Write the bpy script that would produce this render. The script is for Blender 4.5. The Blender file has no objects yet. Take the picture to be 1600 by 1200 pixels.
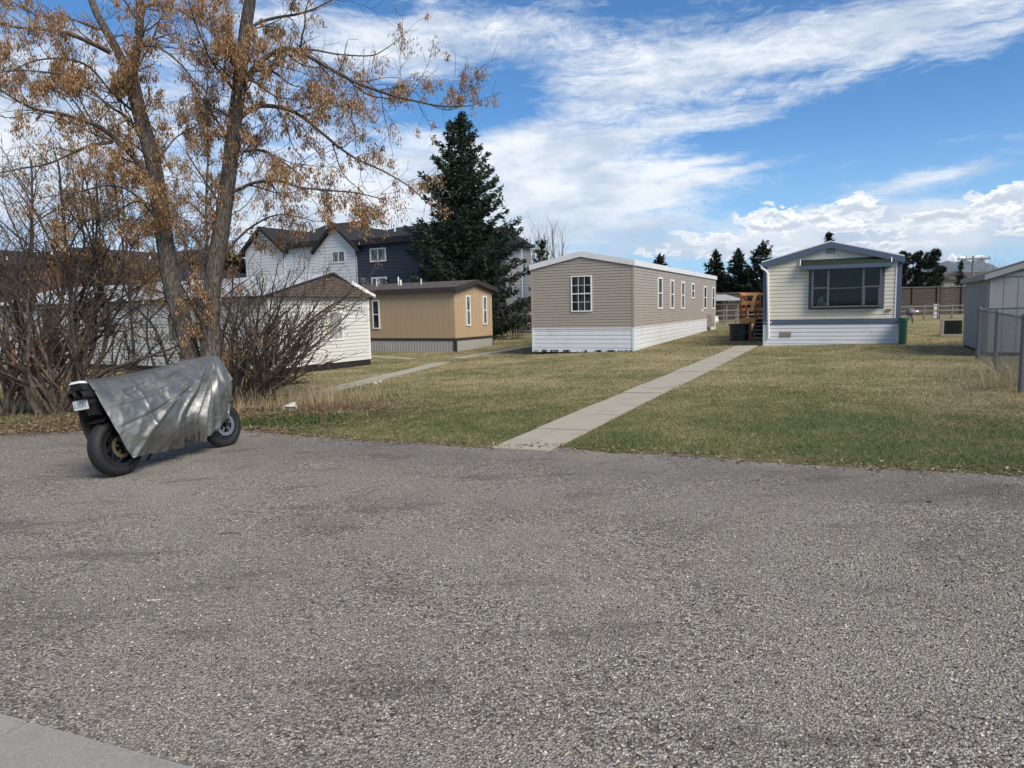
import bpy, math, random
import numpy as np
from mathutils import Vector, Matrix, noise
random.seed(7); rng = np.random.default_rng(7)
C = bpy.context.scene.collection
R = math.radians
# ------------------------------------------------------------------ camera
F = 1109.0                       # focal length in px of a 1600 px wide frame (24 mm phone lens)
pitch = math.atan(116/F); roll = R(1.2)
CAMZ = 1.6
fwd = Vector((0, math.cos(pitch), -math.sin(pitch)))
r0 = Vector((1,0,0)); u0 = r0.cross(fwd)
cr = r0*math.cos(roll) - u0*math.sin(roll)
cu = u0*math.cos(roll) + r0*math.sin(roll)
CP = Vector((0,0,CAMZ))
cam = bpy.data.objects.new('camera', bpy.data.cameras.new('camera')); C.objects.link(cam)
m = Matrix((( cr.x,cu.x,-fwd.x,0),(cr.y,cu.y,-fwd.y,0),(cr.z,cu.z,-fwd.z,CAMZ),(0,0,0,1)))
cam.matrix_world = m
cam.data.sensor_width = 36; cam.data.lens = F/1600*36
cam.data.clip_start = .05; cam.data.clip_end = 40000
bpy.context.scene.camera = cam
def ray(px,py): return fwd + cr*((px-800)/F) - cu*((py-600)/F)
# ------------------------------------------------------------------ site survey
TH = R(25.3); S_, C_ = math.sin(TH), math.cos(TH)
A = Vector((S_,C_,0)); U = Vector((C_,-S_,0))              # right hand homes: long axis, frontage
L2 = Vector((-.873,.488,0)); R2 = Vector((.488,.873,0))     # left hand homes
def G(x,y):
    xx = max(-14,min(16,x))
    return .022*xx - .25*math.exp(-((x+6)**2+(y-27)**2)/72.0)
def Gn(x,y):
    return .022*np.clip(x,-14,16) - .25*np.exp(-((x+6)**2+(y-27)**2)/72.0)
def uv(u,v): return (u*C_+v*S_, -u*S_+v*C_)
def gp(px,py):
    d = ray(px,py); z = 0
    for _ in range(30):
        t = (z-CAMZ)/d.z; p = CP+d*t; z = G(p.x,p.y)
    return Vector((p.x,p.y,z))
def at(px,py,Y): return CP + ray(px,py)*(Y/ray(px,py).y)
class Wall:
    """vertical plane: origin, horizontal direction u, outward normal n"""
    def __init__(s,P,u,n): s.P=Vector(P); s.u=Vector(u); s.n=Vector(n)
    def px(s,x,y,b=0):
        d = ray(x,y); P=s.P+s.n*b; t=(P-CP).dot(s.n)/d.dot(s.n); q=CP+d*t-P
        return q.dot(s.u), q.z
    def pt(s,a,b,c): return s.P+s.u*a+s.n*b+Vector((0,0,c))
# ------------------------------------------------------------------ mesh builder
class MB:
    def __init__(s): s.v=[]; s.f=[]
    def poly(s,pts):
        i=len(s.v); s.v+= [tuple(p) for p in pts]; s.f.append(tuple(range(i,i+len(pts))))
    def hexa(s,p):   # 8 pts: bottom 0-3, top 4-7
        i=len(s.v); s.v+=[tuple(q) for q in p]
        for f in ((0,3,2,1),(4,5,6,7),(0,1,5,4),(1,2,6,5),(2,3,7,6),(3,0,4,7)): s.f.append(tuple(i+k for k in f))
    def wbox(s,w,a0,a1,b0,b1,c0,c1):
        s.hexa([w.pt(a0,b0,c0),w.pt(a1,b0,c0),w.pt(a1,b1,c0),w.pt(a0,b1,c0),w.pt(a0,b0,c1),w.pt(a1,b0,c1),w.pt(a1,b1,c1),w.pt(a0,b1,c1)])
    def beam(s,p,q,w,h,up=Vector((0,0,1))):
        p=Vector(p);q=Vector(q);d=(q-p).normalized()
        sx=d.cross(up); sx = sx.normalized() if sx.length>1e-4 else Vector((1,0,0)); sz=sx.cross(d)
        o=[(-w/2,-h/2),(w/2,-h/2),(w/2,h/2),(-w/2,h/2)]
        s.hexa([p+sx*a+sz*b for a,b in o]+[q+sx*a+sz*b for a,b in o])
    def prism(s,pts,d):   # extrude polygon by vector d
        pts=[Vector(p) for p in pts]; n=len(pts); i=len(s.v)
        s.v+=[tuple(p) for p in pts]+[tuple(p+d) for p in pts]
        s.f.append(tuple(range(i,i+n))); s.f.append(tuple(range(i+2*n-1,i+n-1,-1)))
        for k in range(n): s.f.append((i+k,i+n+k,i+n+(k+1)%n,i+(k+1)%n))
    def tube(s,pts,rad,n=6,cap=True):
        pts=[Vector(p) for p in pts]; i0=len(s.v); m_=len(pts)
        ref=Vector((.31,.17,.93)).normalized()
        for k in range(m_):
            d=(pts[min(k+1,m_-1)]-pts[max(k-1,0)])
            d=d.normalized() if d.length>1e-9 else Vector((0,0,1))
            a=d.cross(ref)
            if a.length<.15: a=d.cross(Vector((1,0,0)))
            a.normalize(); b=d.cross(a); r=rad[k] if hasattr(rad,'__len__') else rad
            for j in range(n):
                t=2*math.pi*j/n; s.v.append(tuple(pts[k]+a*(r*math.cos(t))+b*(r*math.sin(t))))
        for k in range(m_-1):
            for j in range(n):
                a_=i0+k*n+j; b_=i0+k*n+(j+1)%n; s.f.append((a_,b_,b_+n,a_+n))
        if cap:
            s.f.append(tuple(i0+j for j in range(n))[::-1]); s.f.append(tuple(i0+(m_-1)*n+j for j in range(n)))
    def disc(s,c,ax,r0_,r1_,h,n=24):   # ring/cylinder about axis ax, centred c
        c=Vector(c);ax=Vector(ax).normalized(); a=ax.cross(Vector((.1,.2,1))).normalized(); b=ax.cross(a); i=len(s.v)
        for k in range(n):
            t=2*math.pi*k/n; d=a*math.cos(t)+b*math.sin(t)
            for rr,hh in ((r0_,-h/2),(r1_,-h/2),(r1_,h/2),(r0_,h/2)): s.v.append(tuple(c+d*rr+ax*hh))
        for k in range(n):
            p=i+4*k; q=i+4*((k+1)%n)
            for j in range(4): s.f.append((p+j,p+(j+1)%4,q+(j+1)%4,q+j))
    def build(s,name,mat,root=None,part_of=None,smooth=False,loc=None):
        vs=s.v
        if root is not None or loc is not None:
            l = root.location if root is not None else Vector(loc)
            rz = root.rotation_euler.z if root is not None else 0
            c,sn=math.cos(-rz),math.sin(-rz)
            vs=[((x-l[0])*c-(y-l[1])*sn,(x-l[0])*sn+(y-l[1])*c,z-l[2]) for x,y,z in s.v]
        me=bpy.data.meshes.new(name); me.from_pydata(vs,[],s.f); me.update()
        if smooth: me.shade_smooth()
        me.materials.append(mat)
        o=bpy.data.objects.new(name,me); C.objects.link(o)
        if loc is not None: o.location=loc
        if part_of is not None: o.parent=part_of
        elif root is not None: o.parent=root
        return o
def npmesh(name,v,f,mat,loc=(0,0,0),tint=None,smooth=False):
    """v (n,3) array, f (m,k) array, fast"""
    v=np.asarray(v,dtype=np.float32)-np.array(loc,dtype=np.float32); f=np.asarray(f,dtype=np.int32)
    me=bpy.data.meshes.new(name); n,k=f.shape
    me.vertices.add(len(v)); me.vertices.foreach_set('co',v.ravel())
    me.loops.add(n*k); me.loops.foreach_set('vertex_index',f.ravel())
    me.polygons.add(n); me.polygons.foreach_set('loop_start',np.arange(0,n*k,k,dtype=np.int32))
    me.update(calc_edges=True)
    if smooth: me.shade_smooth()
    me.materials.append(mat)
    o=bpy.data.objects.new(name,me); C.objects.link(o); o.location=loc
    return o
def tag(o,label=None,cat=None,group=None,kind=None):
    if label: o['label']=label
    if cat: o['category']=cat
    if group: o['group']=group
    if kind: o['kind']=kind
    return o
def thing(name,label,cat,loc,rz=0,group=None):
    o=bpy.data.objects.new(name,None); C.objects.link(o); o.location=loc; o.rotation_euler=(0,0,rz)
    o.empty_display_size=.2
    return tag(o,label,cat,group)
# ------------------------------------------------------------------ materials
class NT:
    def __init__(s,nt): s.nt=nt
    def n(s,t,**kw):
        x=s.nt.nodes.new(t)
        for k,v in kw.items(): setattr(x,k,v)
        return x
    def put(s,sock,v):
        if isinstance(v,bpy.types.NodeSocket): s.nt.links.new(v,sock)
        elif v is not None: sock.default_value=v
    def m(s,op,a,b=None,c=None,clamp=False):
        x=s.n('ShaderNodeMath',operation=op,use_clamp=clamp)
        for i,q in enumerate((a,b,c)):
            if q is not None: s.put(x.inputs[i],q)
        return x.outputs[0]
    def vm(s,op,a,b=None,sc=None):
        x=s.n('ShaderNodeVectorMath',operation=op); s.put(x.inputs[0],a)
        if b is not None: s.put(x.inputs[1],b)
        if sc is not None: s.put(x.inputs['Scale'],sc)
        return x
    def noise(s,vec,scale,detail=4,rough=.55,dist=0,out=0):
        x=s.n('ShaderNodeTexNoise'); s.put(x.inputs['Vector'],vec); s.put(x.inputs['Scale'],scale)
        x.inputs['Detail'].default_value=detail; x.inputs['Roughness'].default_value=rough; x.inputs['Distortion'].default_value=dist
        return x.outputs[out]
    def ss(s,v,a,b,lo=0.,hi=1.):
        x=s.n('ShaderNodeMapRange',interpolation_type='SMOOTHSTEP'); s.put(x.inputs[0],v)
        x.inputs[1].default_value=a; x.inputs[2].default_value=b; x.inputs[3].default_value=lo; x.inputs[4].default_value=hi
        return x.outputs[0]
    def mix(s,fac,a,b,mode='MIX'):
        x=s.n('ShaderNodeMix',data_type='RGBA',blend_type=mode); x.clamp_factor=True
        s.put(x.inputs[0],fac)
        s.put(x.inputs[6],a if isinstance(a,bpy.types.NodeSocket) else (*a,1)); s.put(x.inputs[7],b if isinstance(b,bpy.types.NodeSocket) else (*b,1))
        return x.outputs[2]
    def ramp(s,v,stops):
        x=s.n('ShaderNodeValToRGB'); s.put(x.inputs[0],v); e=x.color_ramp.elements
        while len(e)<len(stops): e.new(.5)
        for i,(p,c) in enumerate(stops): e[i].position=p; e[i].color=(*c,1)
        return x.outputs[0]
    def bump(s,h,strength=.3,dist=.01,nrm=None):
        x=s.n('ShaderNodeBump'); s.put(x.inputs['Height'],h); x.inputs['Strength'].default_value=strength; x.inputs['Distance'].default_value=dist
        if nrm: s.put(x.inputs['Normal'],nrm)
        return x.outputs[0]
def newmat(name):
    mt=bpy.data.materials.new(name); mt.use_nodes=True; nt=mt.node_tree
    b=nt.nodes['Principled BSDF']; h=NT(nt)
    return mt,h,b
def M(name,col,rough=.7,var=.15,vs=2.0,bump=0,bs=60,metal=0,dirt=0,dirtcol=(.12,.1,.08),fine=.08,fs=40,spec=.5,stretch=None):
    mt,h,b=newmat(name)
    geo=h.n('ShaderNodeNewGeometry').outputs['Position']
    if stretch: geo=h.vm('MULTIPLY',geo,stretch).outputs[0]
    n1=h.noise(geo,vs,5,.6); n2=h.noise(geo,fs,3,.6)
    k=h.m('ADD',h.m('MULTIPLY',h.m('SUBTRACT',n1,.5),2*var),h.m('MULTIPLY',h.m('SUBTRACT',n2,.5),2*fine))
    k=h.m('ADD',k,1.0)
    c=h.vm('SCALE',(0,0,0),sc=k); c.inputs[0].default_value=col; c=c.outputs[0]
    if dirt:
        n3=h.noise(geo,vs*1.7,6,.7); c=h.mix(h.ss(n3,.5,.75,0,dirt),c,dirtcol)
    h.put(b.inputs['Base Color'],c); b.inputs['Roughness'].default_value=rough; b.inputs['Metallic'].default_value=metal
    b.inputs['Specular IOR Level'].default_value=spec
    if bump: h.put(b.inputs['Normal'],h.bump(h.noise(geo,bs,4,.6),.5,bump))
    return mt
def glass_mat(name,c1=(.012,.014,.016),c2=(.05,.055,.06),rough=.04):
    mt,h,b=newmat(name)
    geo=h.n('ShaderNodeNewGeometry').outputs['Position']
    n=h.noise(h.vm('MULTIPLY',geo,(3,3,.8)).outputs[0],2.2,3,.5)
    h.put(b.inputs['Base Color'],h.mix(h.ss(n,.4,.65),c1,c2)); b.inputs['Roughness'].default_value=rough  # noise mottling paints curtain reflections into the pane colour
    b.inputs['Specular IOR Level'].default_value=.3
    h.put(b.inputs['Normal'],h.bump(h.noise(geo,2.5,2,.5),.15,.01))
    return mt
def see_glass(name):
    mt,h,b=newmat(name); nt=mt.node_tree
    tr=h.n('ShaderNodeBsdfTransparent'); tr.inputs[0].default_value=(.62,.64,.66,1)
    gl=h.n('ShaderNodeBsdfGlossy'); gl.inputs['Roughness'].default_value=.03
    fr=h.n('ShaderNodeFresnel'); fr.inputs[0].default_value=1.28
    mx=h.n('ShaderNodeMixShader'); nt.links.new(h.m('ADD',fr.outputs[0],.015),mx.inputs[0]); nt.links.new(tr.outputs[0],mx.inputs[1]); nt.links.new(gl.outputs[0],mx.inputs[2])
    nt.links.new(mx.outputs[0],nt.nodes['Material Output'].inputs[0])
    return mt
# ground surfaces
def lawn_colour(h,geo,blade=False):
    n1=h.noise(geo,.35,4,.6); n2=h.noise(geo,1.7,5,.65); n3=h.noise(geo,22,4,.7)
    vv=h.vm('DOT_PRODUCT',geo,(S_,C_,0)).outputs['Value']
    near=h.ss(vv,7.6,15.5,.16,-.05)
    sx=h.n('ShaderNodeSeparateXYZ'); h.put(sx.inputs[0],geo)
    g=h.m('ADD',h.m('MULTIPLY',n1,.85),h.m('MULTIPLY',n2,.62)); g=h.m('ADD',g,near); g=h.m('SUBTRACT',g,.155); g=h.m('ADD',g,h.m('MULTIPLY',h.m('SUBTRACT',n3,.5),.5))
    if blade:
        ri=h.n('ShaderNodeNewGeometry').outputs['Random Per Island']; g=h.m('ADD',g,h.m('MULTIPLY',h.m('SUBTRACT',ri,.5),.55))
    return h.ramp(g,[(.32,(.40,.33,.19)),(.48,(.29,.24,.13)),(.62,(.19,.18,.08)),(.78,(.115,.135,.05)),(1.0,(.06,.09,.026))])
def lawn_mat():
    mt,h,b=newmat('lawn_ground'); geo=h.n('ShaderNodeNewGeometry').outputs['Position']
    c=lawn_colour(h,geo); n=h.noise(geo,70,5,.7)
    c=h.mix(h.ss(n,.42,.7,0,.5),c,(.03,.025,.015)); c=h.mix(h.ss(h.noise(geo,45,3,.7),.55,.75,0,.55),c,(.36,.3,.19))
    # dirt and leaf litter under the thicket
    d=h.vm('SUBTRACT',geo,(-5.8,12.4,0)).outputs[0]; d=h.vm('MULTIPLY',d,(.26,.42,0)).outputs[0]; ln=h.vm('LENGTH',d).outputs['Value']
    ln=h.m('ADD',ln,h.m('MULTIPLY',h.m('SUBTRACT',h.noise(geo,1.3,4,.6),.5),1.2))
    litter=h.ramp(h.noise(geo,35,4,.75),[(.3,(.02,.014,.01)),(.5,(.075,.05,.03)),(.7,(.22,.15,.09))])
    c=h.mix(h.ss(ln,.7,1.25,1,0),c,litter)
    h.put(b.inputs['Base Color'],c); b.inputs['Roughness'].default_value=.95; b.inputs['Specular IOR Level'].default_value=.1
    h.put(b.inputs['Normal'],h.bump(h.noise(geo,60,5,.7),.8,.03)); return mt
def blade_mat():
    mt,h,b=newmat('grass_blades'); geo=h.n('ShaderNodeNewGeometry').outputs['Position']
    h.put(b.inputs['Base Color'],lawn_colour(h,geo,True)); b.inputs['Roughness'].default_value=.7; b.inputs['Specular IOR Level'].default_value=.25
    return mt
def gravel_mat():
    mt,h,b=newmat('gravel'); geo=h.n('ShaderNodeNewGeometry').outputs['Position']
    wob=h.vm('SCALE',h.noise(geo,60,2,.5,out=1),sc=.006).outputs[0]; g2=h.vm('ADD',geo,wob).outputs[0]
    def vor(sc,feat='F1'):
        v=h.n('ShaderNodeTexVoronoi',feature=feat); h.put(v.inputs['Vector'],g2); v.inputs['Scale'].default_value=sc; return v
    v1=vor(78); v2=vor(170)
    r1=h.vm('DOT_PRODUCT',v1.outputs['Color'],(1,0,0)).outputs['Value']; r2=h.vm('DOT_PRODUCT',v2.outputs['Color'],(1,0,0)).outputs['Value']
    hue=h.vm('DOT_PRODUCT',v1.outputs['Color'],(0,1,0)).outputs['Value']
    st=[(0,(.05,.045,.04)),(.22,(.18,.162,.139)),(.5,(.35,.317,.272)),(.78,(.47,.43,.37)),(.92,(.55,.51,.445)),(1,(.66,.62,.54))]
    c1=h.ramp(r1,st); c2=h.ramp(r2,st)
    c1=h.mix(h.ss(hue,.75,1,0,.6),c1,(.17,.125,.095)); c1=h.mix(h.ss(hue,.0,.12,.5,0),c1,(.075,.085,.1))
    pt=h.noise(geo,.8,5,.7); c=h.mix(h.ss(pt,.42,.6),c1,c2)
    gap=h.ss(v1.outputs['Distance'],.4,.8,0,.5); c=h.mix(gap,c,(.11,.098,.085))
    big=h.noise(geo,.38,5,.6); c=h.mix(h.ss(big,.5,.7,0,.4),c,(.42,.375,.29)); c=h.mix(h.ss(big,.49,.3,0,.5),c,(.15,.135,.113))
    med=h.noise(h.vm('MULTIPLY',geo,(1,2.6,1)).outputs[0],.9,4,.6); c=h.mix(h.ss(med,.54,.7,0,.55),c,(.12,.105,.095))
    # darker damp band along the lawn edge
    vv=h.vm('DOT_PRODUCT',geo,(S_,C_,0)).outputs['Value']; vv=h.m('ADD',vv,h.m('MULTIPLY',h.m('SUBTRACT',h.noise(geo,.8,5,.6),.5),2.6))
    uu_=h.vm('DOT_PRODUCT',geo,(C_,-S_,0)).outputs['Value']; e=h.m('MULTIPLY',h.m('MULTIPLY',h.ss(vv,5.5,6.5),h.ss(vv,7.7,6.9)),h.ss(uu_,-1.5,2.5,.35,1)); c=h.mix(h.m('MULTIPLY',e,.62),c,(.085,.075,.07))
    h.put(b.inputs['Base Color'],c); b.inputs['Roughness'].default_value=.9; b.inputs['Specular IOR Level'].default_value=.25
    hh=h.m('ADD',h.m('MULTIPLY',v1.outputs['Distance'],-1),h.m('MULTIPLY',v2.outputs['Distance'],-.5)); hh=h.m('ADD',hh,h.m('MULTIPLY',r1,.5))
    h.put(b.inputs['Normal'],h.bump(hh,1.0,.014)); return mt
def pebble_mat():
    mt,h,b=newmat('pebbles'); ri=h.n('ShaderNodeNewGeometry').outputs['Random Per Island']
    c=h.ramp(ri,[(0,(.03,.03,.028)),(.3,(.12,.112,.09)),(.5,(.31,.28,.245)),(.68,(.27,.21,.16)),(.85,(.44,.405,.355)),(1,(.62,.58,.52))])
    h.put(b.inputs['Base Color'],c); b.inputs['Roughness'].default_value=.85; return mt
def island_mat(name,stops,rough=.8,trans=0):
    mt,h,b=newmat(name); ri=h.n('ShaderNodeNewGeometry').outputs['Random Per Island']
    geo=h.n('ShaderNodeNewGeometry').outputs['Position']
    k=h.m('ADD',h.m('MULTIPLY',ri,.6),h.m('MULTIPLY',h.noise(geo,1.5,3,.6),.4))
    h.put(b.inputs['Base Color'],h.ramp(k,stops)); b.inputs['Roughness'].default_value=rough; b.inputs['Specular IOR Level'].default_value=.25
    if trans:
        nt=mt.node_tree; t=h.n('ShaderNodeBsdfTranslucent'); nt.links.new(b.inputs['Base Color'].links[0].from_socket,t.inputs[0])
        mx=h.n('ShaderNodeMixShader'); mx.inputs[0].default_value=trans; nt.links.new(b.outputs[0],mx.inputs[1]); nt.links.new(t.outputs[0],mx.inputs[2]); nt.links.new(mx.outputs[0],nt.nodes['Material Output'].inputs[0])
    return mt
def bark_mat(name,c1,c2,sc=7):
    mt,h,b=newmat(name); geo=h.n('ShaderNodeTexCoord').outputs['Object']
    g=h.vm('MULTIPLY',geo,(1,1,.22)).outputs[0]; n=h.noise(g,sc*6,5,.7,.4); n2=h.noise(geo,2.2,4,.6)
    c=h.mix(h.ss(n,.38,.62),c1,c2); c=h.mix(h.ss(n2,.45,.7,0,.45),c,tuple(x*.55 for x in c1))
    h.put(b.inputs['Base Color'],c); b.inputs['Roughness'].default_value=.9; b.inputs['Specular IOR Level'].default_value=.2
    h.put(b.inputs['Normal'],h.bump(n,.9,.035)); return mt
def shingle_mat(name,c1,c2,sc=6):
    mt,h,b=newmat(name); geo=h.n('ShaderNodeNewGeometry').outputs['Position']
    n=h.noise(h.vm('MULTIPLY',geo,(1,1,7)).outputs[0],sc,4,.7); n2=h.noise(geo,60,2,.6)
    c=h.mix(h.ss(n,.35,.65),c1,c2); c=h.mix(h.ss(n2,.4,.7,0,.3),c,c2)
    h.put(b.inputs['Base Color'],c); b.inputs['Roughness'].default_value=.92; b.inputs['Specular IOR Level'].default_value=.2
    h.put(b.inputs['Normal'],h.bump(n,.6,.02)); return mt
def tarp_mat():
    mt,h,b=newmat('silver_tarp'); geo=h.n('ShaderNodeTexCoord').outputs['Object']
    n=h.noise(geo,3.2,5,.6); c=h.mix(h.ss(n,.35,.7),(.17,.173,.165),(.255,.258,.245))
    h.put(b.inputs['Base Color'],c); b.inputs['Metallic'].default_value=.72
    h.put(b.inputs['Roughness'],h.ss(h.noise(geo,9,4,.6),.3,.7,.42,.56)); b.inputs['Specular IOR Level'].default_value=.6
    wv=h.vm('ADD',geo,h.vm('SCALE',h.noise(geo,3,3,.5,out=1),sc=.35).outputs[0]).outputs[0]
    def vr(sc_,st):
        v=h.n('ShaderNodeTexVoronoi'); h.put(v.inputs['Vector'],h.vm('MULTIPLY',wv,st).outputs[0]); v.inputs['Scale'].default_value=sc_; return v.outputs['Distance']
    crk=h.m('ADD',vr(5.5,(1,1,1.5)),h.m('MULTIPLY',vr(13,(1.5,1,1)),.4)); weave=h.noise(geo,320,2,.5)
    amt=h.ss(h.noise(geo,2.3,2,.5),.4,.62); nrm=h.bump(h.m('MULTIPLY',crk,h.m('ADD',h.m('MULTIPLY',amt,.8),.2)),.42,.03); h.put(b.inputs['Normal'],h.bump(weave,.1,.001,nrm)); return mt
MT=dict(
 white=M('white_paint',(.72,.72,.7),.5,.05,.8,fine=.02),
 fascia=M('white_fascia',(.66,.67,.68),.45,.06,.7,dirt=.12,fine=.02),
 greige=M('greige_vinyl',(.335,.295,.252),.55,.08,.6,fine=.03,dirt=.2,dirtcol=(.2,.17,.14)),
 skirt=M('white_metal_skirt',(.64,.66,.68),.45,.07,.9,fine=.02,dirt=.35,dirtcol=(.35,.32,.27)),
 cream=M('cream_vinyl',(.66,.625,.51),.5,.05,.6,fine=.02,dirt=.1,dirtcol=(.4,.36,.28)),
 gable=M('gable_panel',(.6,.59,.54),.5,.06,.7,fine=.02),
 blue=M('slate_blue_paint',(.075,.107,.16),.5,.1,1.2,fine=.04),
 wframe=M('grey_brown_frame',(.11,.105,.115),.4,.08,1),
 whiteboard=M('white_lap',(.58,.58,.54),.6,.07,.7,fine=.03,dirt=.2,dirtcol=(.38,.36,.3)),
 dark=M('dark_skirt',(.022,.02,.022),.8,.2,2,spec=.2),
 metalroof=M('pale_metal_roof',(.40,.40,.385),.45,.1,.8,dirt=.35,dirtcol=(.3,.27,.24)),
 tan=M('tan_board',(.40,.295,.18),.7,.07,.8,fine=.05,dirt=.12,dirtcol=(.3,.2,.11)),
 brown=M('dark_brown_trim',(.035,.027,.024),.6,.15,1.5),
 tanskirt=M('pale_ribbed_skirt',(.36,.355,.33),.5,.1,1,dirt=.3,dirtcol=(.22,.2,.17)),
 navy=M('navy_lap',(.025,.034,.055),.6,.08,.4),
 townwhite=M('bright_white_lap',(.6,.61,.62),.6,.04,.3),
 towngrey=M('grey_lap',(.17,.18,.19),.6,.04,.3),
 townroof=M('charcoal_shingle',(.028,.027,.03),.9,.2,1,spec=.2),
 townbrown=M('dark_brick',(.11,.055,.04),.8,.35,3),
 shingle=shingle_mat('brown_shingle',(.05,.04,.034),(.12,.095,.078)),
 shingledark=shingle_mat('weathered_shingle',(.055,.045,.042),(.11,.095,.088)),
 greenshingle=shingle_mat('green_shingle',(.008,.018,.014),(.03,.04,.026),9),
 glass=glass_mat('dark_window_glass'), glass2=glass_mat('curtained_glass',(.05,.06,.06),(.2,.22,.22),.06),
 glass3=glass_mat('pale_curtain_glass',(.25,.27,.26),(.42,.43,.42),.08), see=see_glass('clear_glass'),
 curtain=M('curtain',(.04,.038,.037),.9,.5,2.5,stretch=(6,6,.6)),
 shed=M('weathered_grey_shed',(.25,.255,.26),.85,.22,1.3,bump=.004,dirt=.3,dirtcol=(.13,.12,.115),stretch=(2,2,.6)),
 galv=M('galvanised_steel',(.13,.14,.15),.45,.1,8,metal=.5),
 cedar=M('new_cedar',(.62,.3,.11),.7,.2,2,bump=.003,stretch=(1,1,6)),
 redstain=M('red_stained_wood',(.22,.075,.035),.7,.2,3),
 board=M('dark_fence_board',(.05,.04,.034),.9,.3,2,stretch=(.4,.4,6)),
 palewood=M('pale_rail',(.15,.142,.13),.8,.15,2),
 black=M('black_plastic',(.012,.012,.014),.4,.1,3), rubber=M('tyre_rubber',(.009,.009,.010),.7,.2,9,bump=.001,bs=200),
 darkmetal=M('dark_metal',(.035,.035,.038),.4,.1,6,metal=.6), alloy=M('alloy',(.32,.32,.33),.35,.1,6,metal=.8), gold=M('bronze_disc',(.28,.22,.14),.4,.2,12,metal=.7),
 concrete=M('path_concrete',(.35,.32,.25),.9,.14,1.4,bump=.006,bs=90,fine=.16,fs=70,dirt=.7,dirtcol=(.2,.175,.14)),
 kerbc=M('kerb_concrete',(.26,.25,.22),.92,.15,3,bump=.006,bs=90,fine=.4,fs=75,dirt=.3,dirtcol=(.14,.13,.12)),
 rock=M('pale_rock',(.5,.48,.45),.9,.2,8,bump=.01,bs=30),
 greenbox=M('dark_green_metal',(.008,.014,.011),.6,.2,3,spec=.3), green=M('green_plastic',(.012,.075,.045),.5,.2,4), beige=M('beige_metal',(.27,.25,.21),.6,.1,3),
 bark=bark_mat('grey_bark',(.045,.038,.032),(.185,.16,.135)), bark2=bark_mat('thicket_bark',(.065,.05,.042),(.19,.155,.125),5),
 bark3=bark_mat('conifer_bark',(.04,.03,.025),(.09,.07,.055),5),
 palebark=M('pale_bare_twigs',(.2,.17,.14),.9,.1),
 seeds=island_mat('dry_seeds',[(.12,(.07,.04,.022)),(.36,(.24,.13,.06)),(.6,(.40,.245,.12)),(.85,(.55,.40,.235))],.75,.25),
 litter=island_mat('leaf_litter',[(.15,(.05,.03,.018)),(.45,(.15,.09,.05)),(.7,(.27,.19,.12)),(.9,(.42,.35,.26))],.9),
 straw=island_mat('dry_grass',[(.15,(.24,.18,.10)),(.5,(.40,.32,.19)),(.85,(.55,.47,.32))],.85,.2),
 chaff=island_mat('pale_chaff',[(.1,(.25,.21,.14)),(.5,(.43,.38,.27)),(.9,(.6,.55,.42))],.8),
 needles=island_mat('spruce_needles',[(.15,(.008,.015,.010)),(.5,(.02,.034,.022)),(.75,(.036,.054,.034)),(.95,(.065,.085,.05))],.8),
 needles2=island_mat('far_conifer_needles',[(.15,(.007,.012,.008)),(.6,(.016,.026,.015)),(.9,(.035,.045,.024))],.8),
 weed=island_mat('green_weeds',[(.2,(.03,.05,.015)),(.6,(.07,.1,.03)),(.9,(.13,.15,.06))],.8),
 lawn=lawn_mat(), blade=blade_mat(), gravel=gravel_mat(), pebble=pebble_mat(), tarp=tarp_mat(),
)
# ------------------------------------------------------------------ ground, gravel, paths
def axis(lim):
    a=list(np.arange(-40,70,1.0)); b=70
    while b<lim: a.append(b); b*=1.35
    b=-44
    while b>-lim: a.insert(0,b); b*=1.35
    return np.array(sorted(a))
xs=axis(12000); ys=axis(12000); X,Y=np.meshgrid(xs,ys,indexing='ij'); Z=Gn(X,Y)
nx,ny=X.shape; idx=np.arange(nx*ny).reshape(nx,ny)
f=np.stack([idx[:-1,:-1],idx[1:,:-1],idx[1:,1:],idx[:-1,1:]],-1).reshape(-1,4)
tag(npmesh('ground',np.stack([X,Y,Z],-1).reshape(-1,3),f,MT['lawn']),kind='structure')
edge_px=[(-400,700),(-200,690),(0,680),(60,676),(140,672),(300,668),(400,671),(450,677),(500,683),(600,690),(770,699),(868,700),(1000,708),(1200,722),(1400,734),(1600,742),(1800,756)]
EU=[];EV=[]
for p in edge_px:
    q=gp(*p); EU.append(q.x*C_-q.y*S_); EV.append(q.x*S_+q.y*C_)
o_=np.argsort(EU); EU=np.array(EU)[o_]; EV=np.array(EV)[o_]
def edge_v(u): return np.interp(u,EU,EV)
us=np.concatenate([np.arange(-60,-12,2.),np.arange(-12,9,.06),np.arange(9,60,2.)])
ev=edge_v(us)+np.array([noise.noise(Vector((u*1.1,3,0)))*.16+noise.noise(Vector((u*6,9,0)))*.05 for u in us])
rows=np.concatenate([[0],[.05,.12,.3,.6],np.arange(1,16,1.),[20,30,45,60]])
VV=ev[:,None]-rows[None,:]; UU=np.repeat(us[:,None],len(rows),1)
GX=UU*C_+VV*S_; GY=-UU*S_+VV*C_; GZ=Gn(GX,GY)+.012; GZ[:,0]-=.02
nx,ny=GX.shape; idx=np.arange(nx*ny).reshape(nx,ny)
f=np.stack([idx[:-1,:-1],idx[:-1,1:],idx[1:,1:],idx[1:,:-1]],-1).reshape(-1,4)
tag(npmesh('gravel_lot',np.stack([GX,GY,GZ],-1).reshape(-1,3),f,MT['gravel']),kind='structure')
PATHS=[]
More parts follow.
